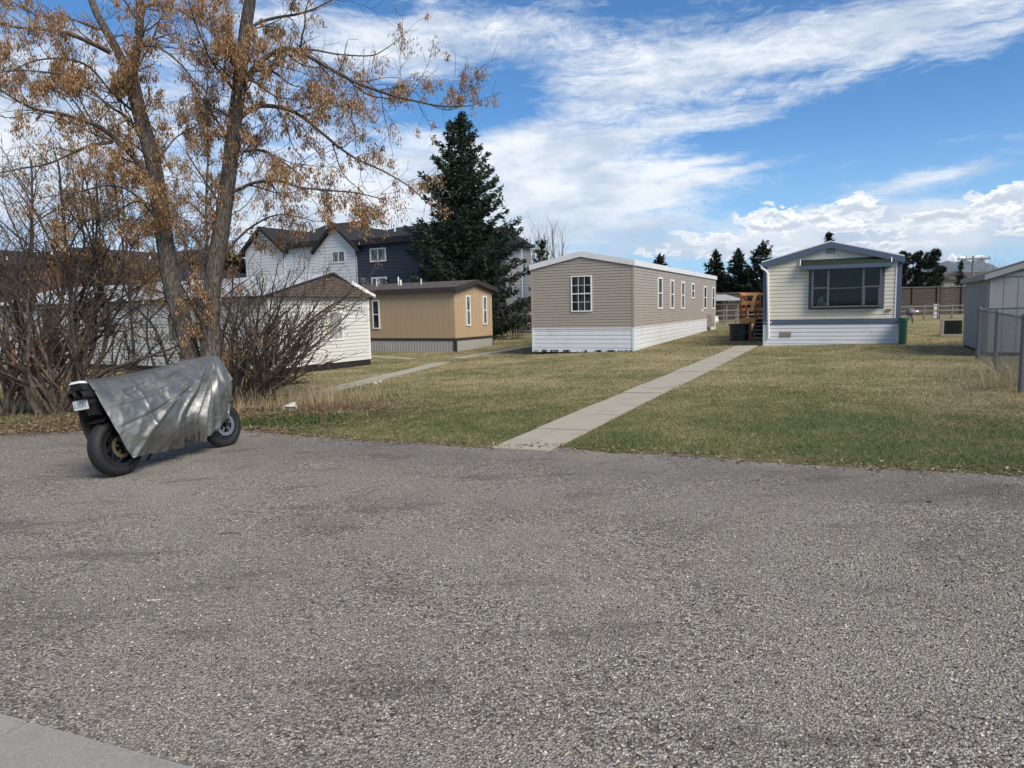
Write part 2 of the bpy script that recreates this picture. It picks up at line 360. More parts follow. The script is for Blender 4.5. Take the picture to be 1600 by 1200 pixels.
def path_strip(name,p0,p1,w,slab,mat,raise_=.03,lab=None,jit=.01):
    p0=Vector(p0);p1=Vector(p1);d=(p1-p0);d.z=0;Ln=d.length;d.normalize();sd=Vector((d.y,-d.x,0)); PATHS.append((p0.xy,p1.xy,w/2))
    b=MB(); t=0
    while t<Ln-.1:
        t1=min(t+slab*random.uniform(.93,1.07),Ln); k=max(1,int((t1-t)/.5)); j=random.uniform(-.007,.007); sh=random.uniform(-jit,jit)
        w1=w/2
        for q in range(k):
            ta=t+.012*(q==0)+(t1-t)*q/k if q else t+.012; tb=t+(t1-t)*(q+1)/k-(.012 if q==k-1 else 0)
            pts=[]
            for tt,sg in ((ta,-1),(ta,1),(tb,1),(tb,-1)):
                c=p0+d*tt+sd*(sg*w1+sh); pts.append(Vector((c.x,c.y,G(c.x,c.y)+raise_+j)))
            b.hexa([x-Vector((0,0,.08)) for x in pts]+pts)
        t=t1
    return tag(b.build(name,mat),kind='structure')
a0=gp(770,701);a1=gp(868,701); wmain=abs((a1-a0).dot(U)); c0=(a0+a1)/2-A*.15
cfar=gp(1167,541); path_strip('path',c0,cfar,wmain,1.35,MT['concrete'])
path_strip('path',gp(455,626),gp(690,567),.62,1.4,MT['concrete'],.02)
path_strip('path',gp(712,560),gp(832,541),.6,1.4,MT['concrete'],.02)
path_strip('path',gp(578,556),gp(646,561),.4,1.4,MT['concrete'],.012)
# kerb slabs, lower left corner of the frame
k0=gp(45,1136);k1=gp(285,1204); kd=(k1-k0).normalized(); kd.z=0; kn=Vector((-kd.y,kd.x,0)); kn=-kn if kn.y>0 else kn
def slab(b,s0,s1,wd,h):
    n=6; pts=[k0+kd*s0,k0+kd*s1,k0+kd*s1+kn*wd,k0+kd*s0+kn*wd]; b.hexa([Vector((p.x,p.y,G(p.x,p.y)-.1)) for p in pts]+[Vector((p.x,p.y,G(p.x,p.y)+h)) for p in pts])
b=MB(); s=-6.0
while s<5: slab(b,s+.008,s+1.99,1.5,.024+.006*math.sin(s*3)); s+=2.0
tag(b.build('pavement',MT['kerbc']),kind='structure')
# ------------------------------------------------------------------ scattered ground cover
def near_path(x,y,mg=0.0):
    m_=np.zeros(len(x),bool)
    for p,q,hw in PATHS:
        dx,dy=q[0]-p[0],q[1]-p[1]; l2=dx*dx+dy*dy; t=np.clip(((x-p[0])*dx+(y-p[1])*dy)/l2,0,1)
        m_|=np.hypot(x-p[0]-t*dx,y-p[1]-t*dy)<hw-mg
    return m_
FOOT=[]   # building footprints in world: (P,u,v,lu,lv)
def in_foot(x,y):
    m_=np.zeros(len(x),bool)
    for P,a,b_,la,lb in FOOT:
        da=(x-P.x)*a.x+(y-P.y)*a.y; db=(x-P.x)*b_.x+(y-P.y)*b_.y; m_|=(da>0)&(da<la)&(db>0)&(db<lb)
    return m_
def frustum(x,y,mg=1.0): return (np.abs(x)<.76*y+mg)&(y>1.2)
def blades(name,n,v0,v1,h0,h1,w,mat,label_kind=True,flat=False,sel=None):
    u=rng.uniform(-22,18,n); v=v0+(v1-v0)*rng.uniform(0,1,n)**1.25
    v=np.where(True,edge_v(u)-edge_v(0)+v,v)
    x=u*C_+v*S_; y=-u*S_+v*C_
    ok=frustum(x,y)&~near_path(x,y,.07)&~in_foot(x,y)
    if sel is not None: ok&=sel(x,y)
    x=x[ok];y=y[ok]; n=len(x); z=Gn(x,y)
    hh=rng.uniform(h0,h1,n); ang=rng.uniform(0,2*np.pi,n); wd=w*rng.uniform(.6,1.4,n)*(1+y/22)
    lx=rng.normal(0,.7,n)*hh; ly=rng.normal(0,.7,n)*hh
    cx=np.cos(ang)*wd/2; cy=np.sin(ang)*wd/2
    V=np.empty((n,3,3)); V[:,0]=np.stack([x-cx,y-cy,z],-1); V[:,1]=np.stack([x+cx,y+cy,z],-1); V[:,2]=np.stack([x+lx,y+ly,z+hh],-1)
    return npmesh(name,V.reshape(-1,3),np.arange(3*n).reshape(n,3),mat)
def flecks(x,y,ln,wd,z0,mat,name,tilt=.25):
    n=len(x); z=Gn(x,y)+z0; a=rng.uniform(0,2*np.pi,n); L=ln*rng.uniform(.5,1.5,n)/2; W=wd*rng.uniform(.6,1.4,n)/2
    dx,dy=np.cos(a),np.sin(a); tz=rng.uniform(0,tilt,n)*L
    V=np.empty((n,4,3))
    V[:,0]=np.stack([x-dx*L,y-dy*L,z],-1); V[:,1]=np.stack([x-dy*W,y+dx*W,z+tz*.6+.001],-1); V[:,2]=np.stack([x+dx*L,y+dy*L,z+tz],-1); V[:,3]=np.stack([x+dy*W,y-dx*W,z+tz*.4],-1)
    return npmesh(name,V.reshape(-1,3),np.arange(4*n).reshape(n,4),mat)
def gravel_pts(n,vmin,vmax,pw):
    u=rng.uniform(-12,9,n); t=rng.uniform(0,1,n)**pw; v=vmin+(vmax-vmin)*t; v=np.minimum(v,edge_v(u)-.02)
    x=u*C_+v*S_; y=-u*S_+v*C_; ok=frustum(x,y,.4); return x[ok],y[ok]
x,y=gravel_pts(420000,-2.5,7.4,1.0)
keep=rng.uniform(0,1,len(x))<np.clip((3.2/np.maximum(y,1.5))**1.6,0,1)
x=x[keep];y=y[keep]; n=len(x); z=Gn(x,y)+.012
onk=((x-k0.x)*kn.x+(y-k0.y)*kn.y>-.02); x=x[~onk];y=y[~onk];z=z[~onk]; n=len(x)
r=(rng.uniform(0,1,n)**2.4*.0078+.0024)*(1-np.clip(y-4,0,4)*.09)
base=np.array([(1,0,0),(-1,0,0),(0,1,0),(0,-1,0),(0,0,1),(0,0,-1)],float)
sc=rng.uniform(.55,1.35,(n,6,1)); ang=rng.uniform(0,2*np.pi,n); ca,sa=np.cos(ang),np.sin(ang)
P=base[None]*sc; P=P*np.stack([np.ones(n),rng.uniform(.5,1,n),rng.uniform(.4,.8,n)],-1)[:,None,:]
P=np.stack([P[:,:,0]*ca[:,None]-P[:,:,1]*sa[:,None],P[:,:,0]*sa[:,None]+P[:,:,1]*ca[:,None],P[:,:,2]],-1)*r[:,None,None]+np.stack([x,y,z+r*.25],-1)[:,None,:]
tf=np.array([(0,2,4),(2,1,4),(1,3,4),(3,0,4),(2,0,5),(1,2,5),(3,1,5),(0,3,5)])
tag(npmesh('loose_gravel',P.reshape(-1,3),(tf[None]+6*np.arange(n)[:,None,None]).reshape(-1,3),MT['pebble']),'loose grey and pale stone chips spread over the gravel lot','gravel',kind='stuff')
x,y=gravel_pts(34000,-2.5,7.4,1.0); k=rng.uniform(0,1,len(x))<np.clip((3.3/np.maximum(y,1.5))**1.7,0,1)
tag(flecks(x[k],y[k],.03,.006,.02,MT['chaff'],'chaff'),'pale straw coloured seed husks strewn on the gravel','seed husks',kind='stuff')
# litter along the lawn edge and under the thicket
uu=rng.uniform(-13,9,9000); vv=edge_v(uu)+rng.normal(0,.10,9000)+.0; x=uu*C_+vv*S_; y=-uu*S_+vv*C_; k=rng.uniform(0,1,len(x))<np.where(uu<-7,1,.35)
x2=rng.normal(-6.0,2.4,16000); y2=rng.normal(11.9,1.0,16000)
x=np.concatenate([x[k],x2]);y=np.concatenate([y[k],y2]); k=frustum(x,y); x=x[k];y=y[k]
vq=x*S_+y*C_; uq=x*C_-y*S_; k=(vq>edge_v(uq)-.5); x=x[k];y=y[k]
tag(flecks(x,y,.05,.022,.02,MT['litter'],'leaf_litter',.8),'dry brown leaves and seed litter along the gravel edge and under the thicket','leaf litter',kind='stuff')
# ------------------------------------------------------------------ building helpers
def lap(b,w,a0,a1,c0,c1,pitch,proud=.024,gab=None,base=0.0):
    """lap boards; gab=(am,ch,cl,cr) clips to a gable"""
    c=c0
    def rng_at(cc):
        if gab is None: return a0,a1
        am,ch,cl,crr=gab; l,r_=a0,a1
        if cc>cl: l=a0+(cc-cl)/max(ch-cl,1e-5)*(am-a0)
        if cc>crr: r_=a1+(cc-crr)/max(ch-crr,1e-5)*(am-a1)
        return min(l,am),max(r_,am)
    while c<c1-1e-4:
        t=min(c+pitch,c1); l0,r0_=rng_at(c); l1,r1_=rng_at(t)
        cm=c+(t-c)*.7; lm,rm=rng_at(cm)
        b.poly([w.pt(l0,base+proud,c),w.pt(r0_,base+proud,c),w.pt(rm,base+proud*.85,cm),w.pt(lm,base+proud*.85,cm)])
        b.poly([w.pt(lm,base+proud*.85,cm),w.pt(rm,base+proud*.85,cm),w.pt(r1_,base,t),w.pt(l1,base,t)])
        b.poly([w.pt(l0,base-.004,c+.001),w.pt(r0_,base-.004,c+.001),w.pt(r0_,base+proud,c),w.pt(l0,base+proud,c)])
        c=t
def window(root,w,a0,a1,c0,c1,fr=.05,cols=1,rws=1,sash=False,fmat='white',gmat='glass',proud=.055,bars=.016,label=None):
    b=MB()
    for q in ((a0,a1,c0,c0+fr),(a0,a1,c1-fr,c1),(a0,a0+fr,c0+fr,c1-fr),(a1-fr,a1,c0+fr,c1-fr)): b.wbox(w,q[0],q[1],-.01,proud,q[2],q[3])
    ia0,ia1,ic0,ic1=a0+fr,a1-fr,c0+fr,c1-fr
    if sash: b.wbox(w,ia0,ia1,.004,proud-.006,(ic0+ic1)/2-.02,(ic0+ic1)/2+.02)
    for k in range(1,cols): a=ia0+(ia1-ia0)*k/cols; b.wbox(w,a-bars/2,a+bars/2,.008,proud-.01,ic0,ic1)
    for k in range(1,rws):
        if sash and 2*k==rws: continue
        c=ic0+(ic1-ic0)*k/rws; b.wbox(w,ia0,ia1,.008,proud-.013,c-bars/2,c+bars/2)
    o=b.build('window',MT[fmat],root)
    if label: o['label']=label
    g=MB(); g.wbox(w,ia0,ia1,0,proud-.022,ic0,ic1); g.build('pane',MT[gmat],root,part_of=o)
    return o
def win_px(root,w,x0,y0,x1,y1,**k):
    xm,ym=(x0+x1)/2,(y0+y1)/2
    a=[w.px(x0,ym,.02)[0],w.px(x1,ym,.02)[0]]; c=[w.px(xm,y0,.02)[1],w.px(xm,y1,.02)[1]]
    return window(root,w,min(a),max(a),min(c),max(c),**k)
def gable_roof(root,w,a0,a1,ze,zr,am,length,over=.12,th=.07,fmat='fascia',rmat='metalroof',ov_end=.1,fh=.16,eave_f=True):
    """w: end wall; roof runs back along -w.n"""
    sl=(zr-ze)/(am-a0); sr=(zr-ze)/(a1-am)
    r=MB()
    for s_,ae,z_ in ((-1,a0-over,ze-over*sl),(1,a1+over,ze-over*sr)):
        p=[w.pt(ae,ov_end,z_),w.pt(am,ov_end,zr),w.pt(am,-length-ov_end,zr),w.pt(ae,-length-ov_end,z_)]
        r.hexa([q for q in p]+[q+Vector((0,0,th)) for q in p])
    ro=r.build('roof',MT[rmat],root)
    f=MB()
    for be in (ov_end+.025,-length-ov_end):
        for ae,z_ in ((a0-over,ze-over*sl),(a1+over,ze-over*sr)):
            p=[w.pt(ae,be,z_+th+.01-fh),w.pt(am,be,zr+th+.01-fh),w.pt(am,be,zr+th+.01),w.pt(ae,be,z_+th+.01)]
            f.prism(p,-w.n*.022)
    if eave_f:
        for ae,z_,s_ in ((a0-over,ze-over*sl,-1),(a1+over,ze-over*sr,1)):
            f.wbox(w,min(ae,ae+s_*.022),max(ae,ae+s_*.022),-length-ov_end,ov_end+.025,z_+th+.008-fh,z_+th+.008)
    f.build('fascia',MT[fmat],root,part_of=ro)
    return ro
RZ=-TH
# ------------------------------------------------------------------ greige mobile home
C1=gp(990,548.5); t=thing('mobile_home','long greige vinyl mobile home with white roof edge and white metal skirting','mobile home',C1,RZ)
wf=Wall(C1,U,-A); ws=Wall(C1,A,U)
W1=-wf.px(832,500)[0]; zr_c=wf.px(990,409)[1]; zpk=wf.px(907,396)[1]; zsk=wf.px(990,512)[1]; L1=ws.px(1118,470)[0]
am=-W1/2+ .0; ze=zr_c
b=MB(); lap(b,wf,-W1,0,zsk,zpk-.03,.102,gab=(am,zpk-.03,ze-.02,ze-.02)); lap(b,ws,0,L1,zsk,ze,.102)
wl=Wall(wf.pt(-W1,0,0),A,-U); lap(b,wl,0,L1,zsk,ze,.102); wb=Wall(ws.pt(L1,0,0),U,A); lap(b,wb,-W1,0,zsk,zpk-.03,.2,gab=(am,zpk-.03,ze-.02,ze-.02))
b.build('wall',MT['greige'],t)
b=MB()
for w_,s0,s1 in ((wf,-.035,.035),(ws,-.002,.06)): b.wbox(w_,s0,s1,.002,.034,zsk,ze)
b.build('corner_trim',MT['greige'],t); b=MB()
b.wbox(wf,-W1-.03,-W1+.05,.002,.03,zsk,ze); b.build('corner_trim',MT['greige'],t)
b=MB(); lap(b,wf,-W1,0,0-.05,zsk-.03,.155,.02,base=.004); lap(b,ws,0,L1,-.1,zsk-.03,.155,.02,base=.004); lap(b,wl,0,L1,-.1,zsk-.03,.155,.02)
b.wbox(wf,-W1-.01,.03,-.01,.036,zsk-.03,zsk+.012); b.wbox(ws,-.0,L1,-.01,.034,zsk-.03,zsk+.012)
b.wbox(wf,-.05,.03,.0,.038,-.05,zsk-.03); b.wbox(wf,-W1-.02,-W1+.06,.0,.038,-.05,zsk-.03); b.wbox(ws,.0,.07,.026,.036,-.05,zsk-.032)
b.build('skirt',MT['skirt'],t)
gable_roof(t,wf,-W1,0,ze,zpk,am,L1,over=.05,fh=.2,ov_end=.05)
win_px(t,wf,892.5,430.5,925,487,cols=3,rws=4,sash=True,fr=.045,label='wide front window with white grille bars')
for q in ((1027.6,433,1034.6,483),(1047,437,1052.6,482.8),(1064.2,440,1069.2,482.6),(1080.2,442.4,1084.6,466.5),(1099.2,447,1103.6,482.6),(1112.2,448.6,1116,482.6)):
    win_px(t,ws,*q,sash=True,fr=.07,gmat='glass2' if q[0]<1070 else 'glass')
a_=ws.px(1103.8,500)[0];a2_=ws.px(1109.4,500)[0];c_=ws.px(1106,491)[1];c2_=ws.px(1106,511)[1]
b=MB(); b.wbox(ws,a_,a2_,.0,.25,c2_,c_); b.wbox(ws,a_+.1,a2_-.1,.25,.27,c2_+.1,c_-.1); b.build('utility_cabinet',MT['beige'],t)
a_=ws.px(1111.5,500)[0];a2_=ws.px(1116.5,500)[0]
b=MB(); b.wbox(ws,a_,a2_,.0,.2,c2_+.2,c_-.15); b.disc(ws.pt((a_+a2_)/2,.24,c_-.4),U,0.001,.12,.1); b.wbox(ws,(a_+a2_)/2-.04,(a_+a2_)/2+.04,.02,.1,.05,c2_+.2); b.build('electric_meter',MT['white'],t)
a_=ws.px(1112,490)[0]; b=MB(); a9=ws.px(1096,485)[0]; c9=ws.px(1096,485)[1]; b.wbox(ws,a9-.12,a9+.12,.01,.08,c9-.06,c9+.06); b.build('wall_vent',MT['white'],t)
FOOT.append((wf.pt(-W1,0,0),U,A,W1,L1))
# dark stones under skirt
b=MB()
for k in range(46):
    aa=random.uniform(-W1,0); 
    p=wf.pt(aa,random.uniform(.04,.1),-.0); r_=random.uniform(.02,.05); b.tube([p-Vector((r_,0,0)),p,p+Vector((r_,0,0))],[r_*.5,r_,r_*.4],5)
tag(b.build('clod',MT['dark'],loc=C1),'row of dark soil clods lying along the foot of the white skirting','soil clods',kind='stuff')
# ------------------------------------------------------------------ cream mobile home with blue trim
C2=gp(1193,540.5); t=thing('mobile_home','cream mobile home with slate blue trim, awning and wide bay window','mobile home',C2,RZ)
w=Wall(C2,U,-A); W2=w.px(1405,480)[0]; L=17.0
zb0=w.px(1300,506.0)[1]; zb1=w.px(1300,498.3)[1]; ze=(w.px(1193,414)[1]+w.px(1405,402)[1])/2; am=w.px(1298,385)[0]; zpk=w.px(1298.5,381.5)[1]
b=MB(); lap(b,w,0,W2,zb1,ze-.02,.125,.028); 
wr_=Wall(w.pt(W2,0,0),A,U); wl_=Wall(w.pt(0,0,0),A,-U); 
lap(b,wr_,0,L,zb1,ze,.125,.02); lap(b,wl_,0,L,zb1,ze,.125,.02); b.wbox(w,0,W2,-L,-L+.05,0,ze)
b.build('wall',MT['cream'],t)
b=MB(); b.prism([w.pt(0,.0,ze-.02),w.pt(W2,.0,ze-.02),w.pt(am,.0,zpk)],-w.n*.05)
for k in range(1,14):
    a=W2*k/14; zz=ze+(zpk-ze)*(a/am if a<am else (W2-a)/(W2-am)); b.wbox(w,a-.008,a+.008,.0,.008,ze-.02,zz-.01)
b.build('gable_panel',MT['gable'],t)
b=MB(); b.wbox(w,-.03,.09,.022,.05,zb0,ze+.02); b.wbox(w,W2-.09,W2+.03,.022,.05,zb0,ze+.02); b.wbox(w,.09,W2-.09,.022,.045,zb0,zb1)
b.wbox(wl_,.0,.14,.02,.05,zb0,ze); b.wbox(wr_,.0,.14,.02,.05,zb0,ze); b.wbox(wl_,.14,L,.02,.04,zb0,zb1); b.wbox(wr_,.14,L,.02,.04,zb0,zb1)
b.build('trim',MT['blue'],t)
b=MB(); b.wbox(w,.085,.135,.012,.047,zb1,ze); b.build('corner_trim',MT['white'],t); b=MB(); b.wbox(w,W2-.13,W2-.085,.012,.047,zb1,ze); b.build('corner_trim',MT['white'],t)
b=MB(); lap(b,w,0,W2,-.05,zb0,.13,.028); lap(b,wl_,0,L,-.05,zb0,.13,.02); lap(b,wr_,0,L,-.05,zb0,.13,.02)
b.wbox(w,-.02,.12,.0,.04,-.05,zb0-.002); b.wbox(w,W2-.1,W2+.02,.0,.04,-.05,zb0-.002)
b.build('skirt',MT['skirt'],t)
a=w.px(1218.5,520)[0];a2=w.px(1236.3,520)[0];c=w.px(1227,526.4)[1];c2=w.px(1227,518)[1]
b=MB(); b.wbox(w,a,a2,.03,.045,c,c2)
for k in range(5): b.wbox(w,a+.03,a2-.03,.045,.052,c+.02+k*(c2-c-.04)/5,c+.02+(k+.5)*(c2-c-.04)/5)
b.build('skirt_vent',MT['beige'],t)
a=w.px(1290.6,390)[0];a2=w.px(1305.6,390)[0];c=w.px(1298,396)[1];c2=w.px(1298,388.3)[1]
b=MB()
for k in range(3):
    q=a+(a2-a)*k/3; b.wbox(w,q+.01,q+(a2-a)/3-.01,.0,.015,c,c2)
    for j in range(4): b.wbox(w,q+.02,q+(a2-a)/3-.02,.015,.022,c+.01+j*(c2-c)/4.3,c+.01+(j+.55)*(c2-c)/4.3)
b.build('gable_vent',MT['beige'],t)
gable_roof(t,w,0,W2,ze,zpk,am,L,over=.09,fh=.19,ov_end=.12,fmat='blue',th=.06)
# white drip strip above the blue fascia
b=MB()
for ae,z_ in ((-.09,ze-.09*(zpk-ze)/am),(W2+.09,ze-.09*(zpk-ze)/(W2-am))):
    b.beam(w.pt(ae,.13,z_+.085),w.pt(am,.13,zpk+.085),.04,.025,up=w.n)
b.build('drip_edge',MT['white'],t)
# window surround
sx0,sx1=w.px(1263.5,450)[0],w.px(1382,450)[0]; sc0,sc1=w.px(1322,483)[1],w.px(1322,415)[1]
ix0,ix1=w.px(1269.5,450,.2)[0],w.px(1376,450,.2)[0]; ic0,ic1=w.px(1322,477.5,.2)[1],w.px(1322,418,.2)[1]
b=MB()
for q in ((sx0,sx1,sc0,sc0+.1),(sx0,sx1,sc1-.06,sc1),(sx0,sx0+.12,sc0+.1,sc1-.06),(sx1-.12,sx1,sc0+.1,sc1-.06)): b.wbox(w,q[0],q[1],.0,.04,q[2],q[3])
wo=b.build('window_surround',MT['blue'],t)
b=MB(); pr=.22; m1=w.px(1294,450,.2)[0]; m2=w.px(1348.8,450,.2)[0]; cm=(ic0+ic1)/2-.02
b.wbox(w,ix0,ix1,.0,pr,ic0-.05,ic0); b.wbox(w,ix0,ix1,.0,pr,ic1,ic1+.05)
for a in (ix0,m1,m2,ix1): b.wbox(w,a-.03,a+.03,pr-.05,pr+.01,ic0,ic1)
b.wbox(w,ix0+.03,m1-.03,pr-.03,pr,cm-.02,cm+.02); b.wbox(w,m1+.03,m2-.03,pr-.03,pr-.004,cm-.035,cm-.012); b.wbox(w,m2+.03,ix1-.03,pr-.03,pr+.012,cm-.02,cm+.025)
for q in ((m2+.03,m2+.06),(ix1-.06,ix1-.03)): b.wbox(w,q[0],q[1],pr-.03,pr+.012,ic0,cm-.02)
for a in (ix0-.03,ix1): b.wbox(w,a,a+.03,.0,pr-.05,ic0,ic1)
bw=b.build('bay_window',MT['wframe'],t)
b=MB(); b.wbox(w,ix0+.03,m1-.03,pr-.024,pr-.016,ic0,ic1);b.wbox(w,m1+.03,m2-.03,pr-.024,pr-.016,ic0,ic1);b.wbox(w,m2+.03,ix1-.03,pr-.024,pr-.016,ic0,ic1); b.build('pane',MT['see'],t,part_of=bw)
b=MB(); n=90   # pleated curtain behind the glass
for k in range(n):
    a=ix0+(ix1-ix0)*k/n; a9=ix0+(ix1-ix0)*(k+1)/n; d=.055+.02*math.sin(k*1.3)*math.sin(k*.37+1); d9=.055+.02*math.sin((k+1)*1.3)*math.sin((k+1)*.37+1)
    b.poly([w.pt(a,d,ic0),w.pt(a9,d9,ic0),w.pt(a9,d9,ic1),w.pt(a,d,ic1)])
b.build('curtain',MT['curtain'],t,part_of=bw)
# white ornament on the sill
oa=w.px(1279.5,470,.15)[0]; ob=w.px(1286,470,.15)[0]; oc=w.px(1283,462.5,.15)[1]
b=MB(); z0=ic0+.005
b.prism([w.pt(oa-.06,.15,z0),w.pt(ob+.01,.15,z0),w.pt(ob+.01,.15,oc-.01),w.pt((oa+ob)/2+.02,.15,oc),w.pt(oa-.01,.15,oc-.07)],-w.n*.04)
b.prism([w.pt(ob+.02,.16,z0),w.pt(ob+.12,.16,z0),w.pt(ob+.12,.16,z0+.1),w.pt(ob+.07,.16,z0+.13),w.pt(ob+.02,.16,z0+.1)],-w.n*.04)
orn=b.build('sill_ornament',MT['white'],loc=w.pt(oa,.15,z0)); tag(orn,'small white ornament standing on the sill behind the left pane of the bay window','ornament')
b=MB(); b.prism([w.pt(oa+.02,.151,z0+.05),w.pt(ob-.03,.151,z0+.07),w.pt(ob-.03,.151,z0+.1),w.pt(oa+.03,.151,z0+.08)],w.n*.004); b2=b.build('eye_hole',MT['black'],loc=None); b2.data.transform(Matrix.Translation(-w.pt(oa,.15,z0))); b2.parent=orn
# awning
aw0,aw1=w.px(1250.5,410,.4)[0],w.px(1393,410,.4)[0]; ac1=w.px(1322,403.5)[1]; acf=w.px(1322,419,.3)[1]
b=MB(); p=[w.pt(aw0,.03,ac1),w.pt(aw1,.03,ac1),w.pt(aw1,.29,acf+.12),w.pt(aw0,.29,acf+.12)]; b.hexa([q-Vector((0,0,.03)) for q in p]+p); ao=b.build('awning',MT['greenshingle'],t)
b=MB(); b.wbox(w,aw0-.02,aw1+.02,.29,.315,acf,acf+.125)
for a in (aw0-.02,aw1): b.prism([w.pt(a,.02,acf+.0),w.pt(a,.29,acf+.0),w.pt(a,.29,acf+.125),w.pt(a,.02,ac1+.02)],w.u*.02)
b.wbox(w,aw0,aw1,.03,.29,acf+.005,acf+.02); b.build('awning_fascia',MT['blue'],t,part_of=ao)
b=MB(); b.beam(w.pt(aw0-.01,.05,ac1+.035),w.pt(aw0-.01,.31,acf+.14),.025,.02); b.build('awning_edging',MT['white'],t,part_of=ao); b=MB(); b.beam(w.pt(aw1+.01,.05,ac1+.035),w.pt(aw1+.01,.31,acf+.14),.025,.02); b.build('awning_edging',MT['white'],t,part_of=ao)
# downspout
b=MB(); g0=w.px(1189.5,413,.1); g1=w.px(1190.5,419,.1); g2=w.px(1199.5,423,.08); g3=w.px(1201,528,.08)
b.tube([w.pt(g0[0],.1,g0[1]),w.pt(g1[0],.12,g1[1]),w.pt(g2[0]-.05,.1,g2[1]),w.pt(g2[0],.085,g2[1]-.1),w.pt(g3[0],.085,g3[1]+.1),w.pt(g3[0],.1,g3[1])],.042,8)
g4=w.px(1200.5,503,.08); b.wbox(w,g4[0]-.12,g4[0]+.12,.045,.055,g4[1]-.03,g4[1]); b.build('downspout',MT['white'],t)
b=MB(); g5=w.px(1389,483.3,.05); b.wbox(w,g5[0]-.07,g5[0]+.07,.02,.09,g5[1]-.035,g5[1]+.03); b.build('wall_lamp',MT['beige'],t)
b=MB()
for g in ((1387,483),): pass
FOOT.append((C2,U,A,W2,L))
# ------------------------------------------------------------------ deck, stairs, bin
dk=gp(1172,533); wd=Wall(dk,U,-A)
t=thing('wooden_deck','new orange cedar deck with railing and reddish stairs between the two pale homes','deck',dk,RZ)
sx1=(C2-dk).dot(U)-.05; dh=wd.px(1158,497.5,-1.9)[1]
b=MB(); 
for k in range(12): b.wbox(wd,-.62,sx1,-1.9-.14*k-.13,-1.9-.14*k,dh-.03,dh)
b.wbox(wd,-.64,0,-1.9,-1.86,dh-.22,dh-.032); b.wbox(wd,-.66,-.62,-3.6,-1.9,dh-.22,dh-.032); b.build('platform',MT['cedar'],t)
for a in (-.6,-.02):
    for bb in (-1.95,-3.5):
        b=MB(); b.wbox(wd,a-.045,a+.045,bb-.045,bb+.045,-.05,dh+.98 if not (a==-.02) else dh+1.0); b.build('post',MT['redstain'],t)
b=MB()
for h in (.3,.6,.95): b.wbox(wd,-.62,-.02,-3.54,-3.5,dh+h,dh+h+.12); b.wbox(wd,-.65,-.62,-3.5,-1.95,dh+h,dh+h+.12)
b.wbox(wd,-.62,0.02,-1.94,-1.905,dh+.55,dh+.68); b.wbox(wd,-.62,sx1,-3.58,-3.54,dh+.95,dh+1.05)
b.wbox(wd,-.62,0.02,-1.95,-1.905,dh+.93,dh+.97); b.build('railing',MT['cedar'],t)
b=MB(); b.beam(wd.pt(-.03,-1.88,dh+.98),wd.pt(-.03,-.5,dh+.3),.13,.035); b.build('handrail',MT['cedar'],t)
nst=6
b=MB()
for k in range(nst):
    hk=dh*(k+1)/(nst+.0); b.wbox(wd,.02,sx1,-.3*(k+1),-.3*k,hk-.045,hk)
b.build('tread',MT['palewood'],t)
b=MB()
for a in (-.02,sx1-.03): b.prism([wd.pt(a,0,0),wd.pt(a,0,dh/nst-.05),wd.pt(a,-1.86,dh-.05),wd.pt(a,-1.86,dh-.35),wd.pt(a,-.35,0)],w.u*.04)
b.beam(wd.pt(-.02,-.1,-.02),wd.pt(-.02,-.1,.75),.08,.08); b.build('stringer',MT['redstain'],t)
b=MB(); b.wbox(wd,.02,sx1,-1.88,-1.84,0,dh-.05); b.build('riser_board',MT['dark'],t)
# black bin
bp=gp(1155,532.5)
b=MB(); 
def tub(b,c,rx,ry,h,taper=.85,n=20,wall=.02):
    rings=[(taper,0),(1,h),(1.05,h),(1.05,h-.04)]; i=len(b.v)
    for s_,z_ in [(taper*.98,.0),(taper,.0),(.97,h-.06),(1.04,h-.06),(1.04,h),(.98,h),(.95,h-.1)]:
        for k in range(n):
            q=2*math.pi*k/n; cx,cy=math.cos(q),math.sin(q); e=.6; X_=math.copysign(abs(cx)**e,cx)*rx*s_; Y_=math.copysign(abs(cy)**e,cy)*ry*s_
            b.v.append(tuple(c+U*X_+A*Y_+Vector((0,0,z_))))
    for r_ in range(6):
        for k in range(n): b.f.append((i+r_*n+k,i+r_*n+(k+1)%n,i+(r_+1)*n+(k+1)%n,i+(r_+1)*n+k))
    b.f.append(tuple(i+k for k in range(n))[::-1]); b.f.append(tuple(i+6*n+k for k in range(n)))
rx=15.5/F*bp.y; hb=26.5/F*bp.y
t=thing('storage_tub','large black plastic tub standing below the cedar deck','tub',bp,RZ)
tub(b,bp,rx,rx*.8,hb,.93); b.build('body',MT['black'],t)
b=MB(); b.tube([bp-A*(rx*.84)+U*(rx*.95*math.sin(q))+A*(rx*.3*(1-math.cos(q)))+Vector((0,0,hb*.38+.16*hb*q)) for q in np.linspace(-1.1,1.1,12)],.018,5); b.build('strap',MT['galv'],t)
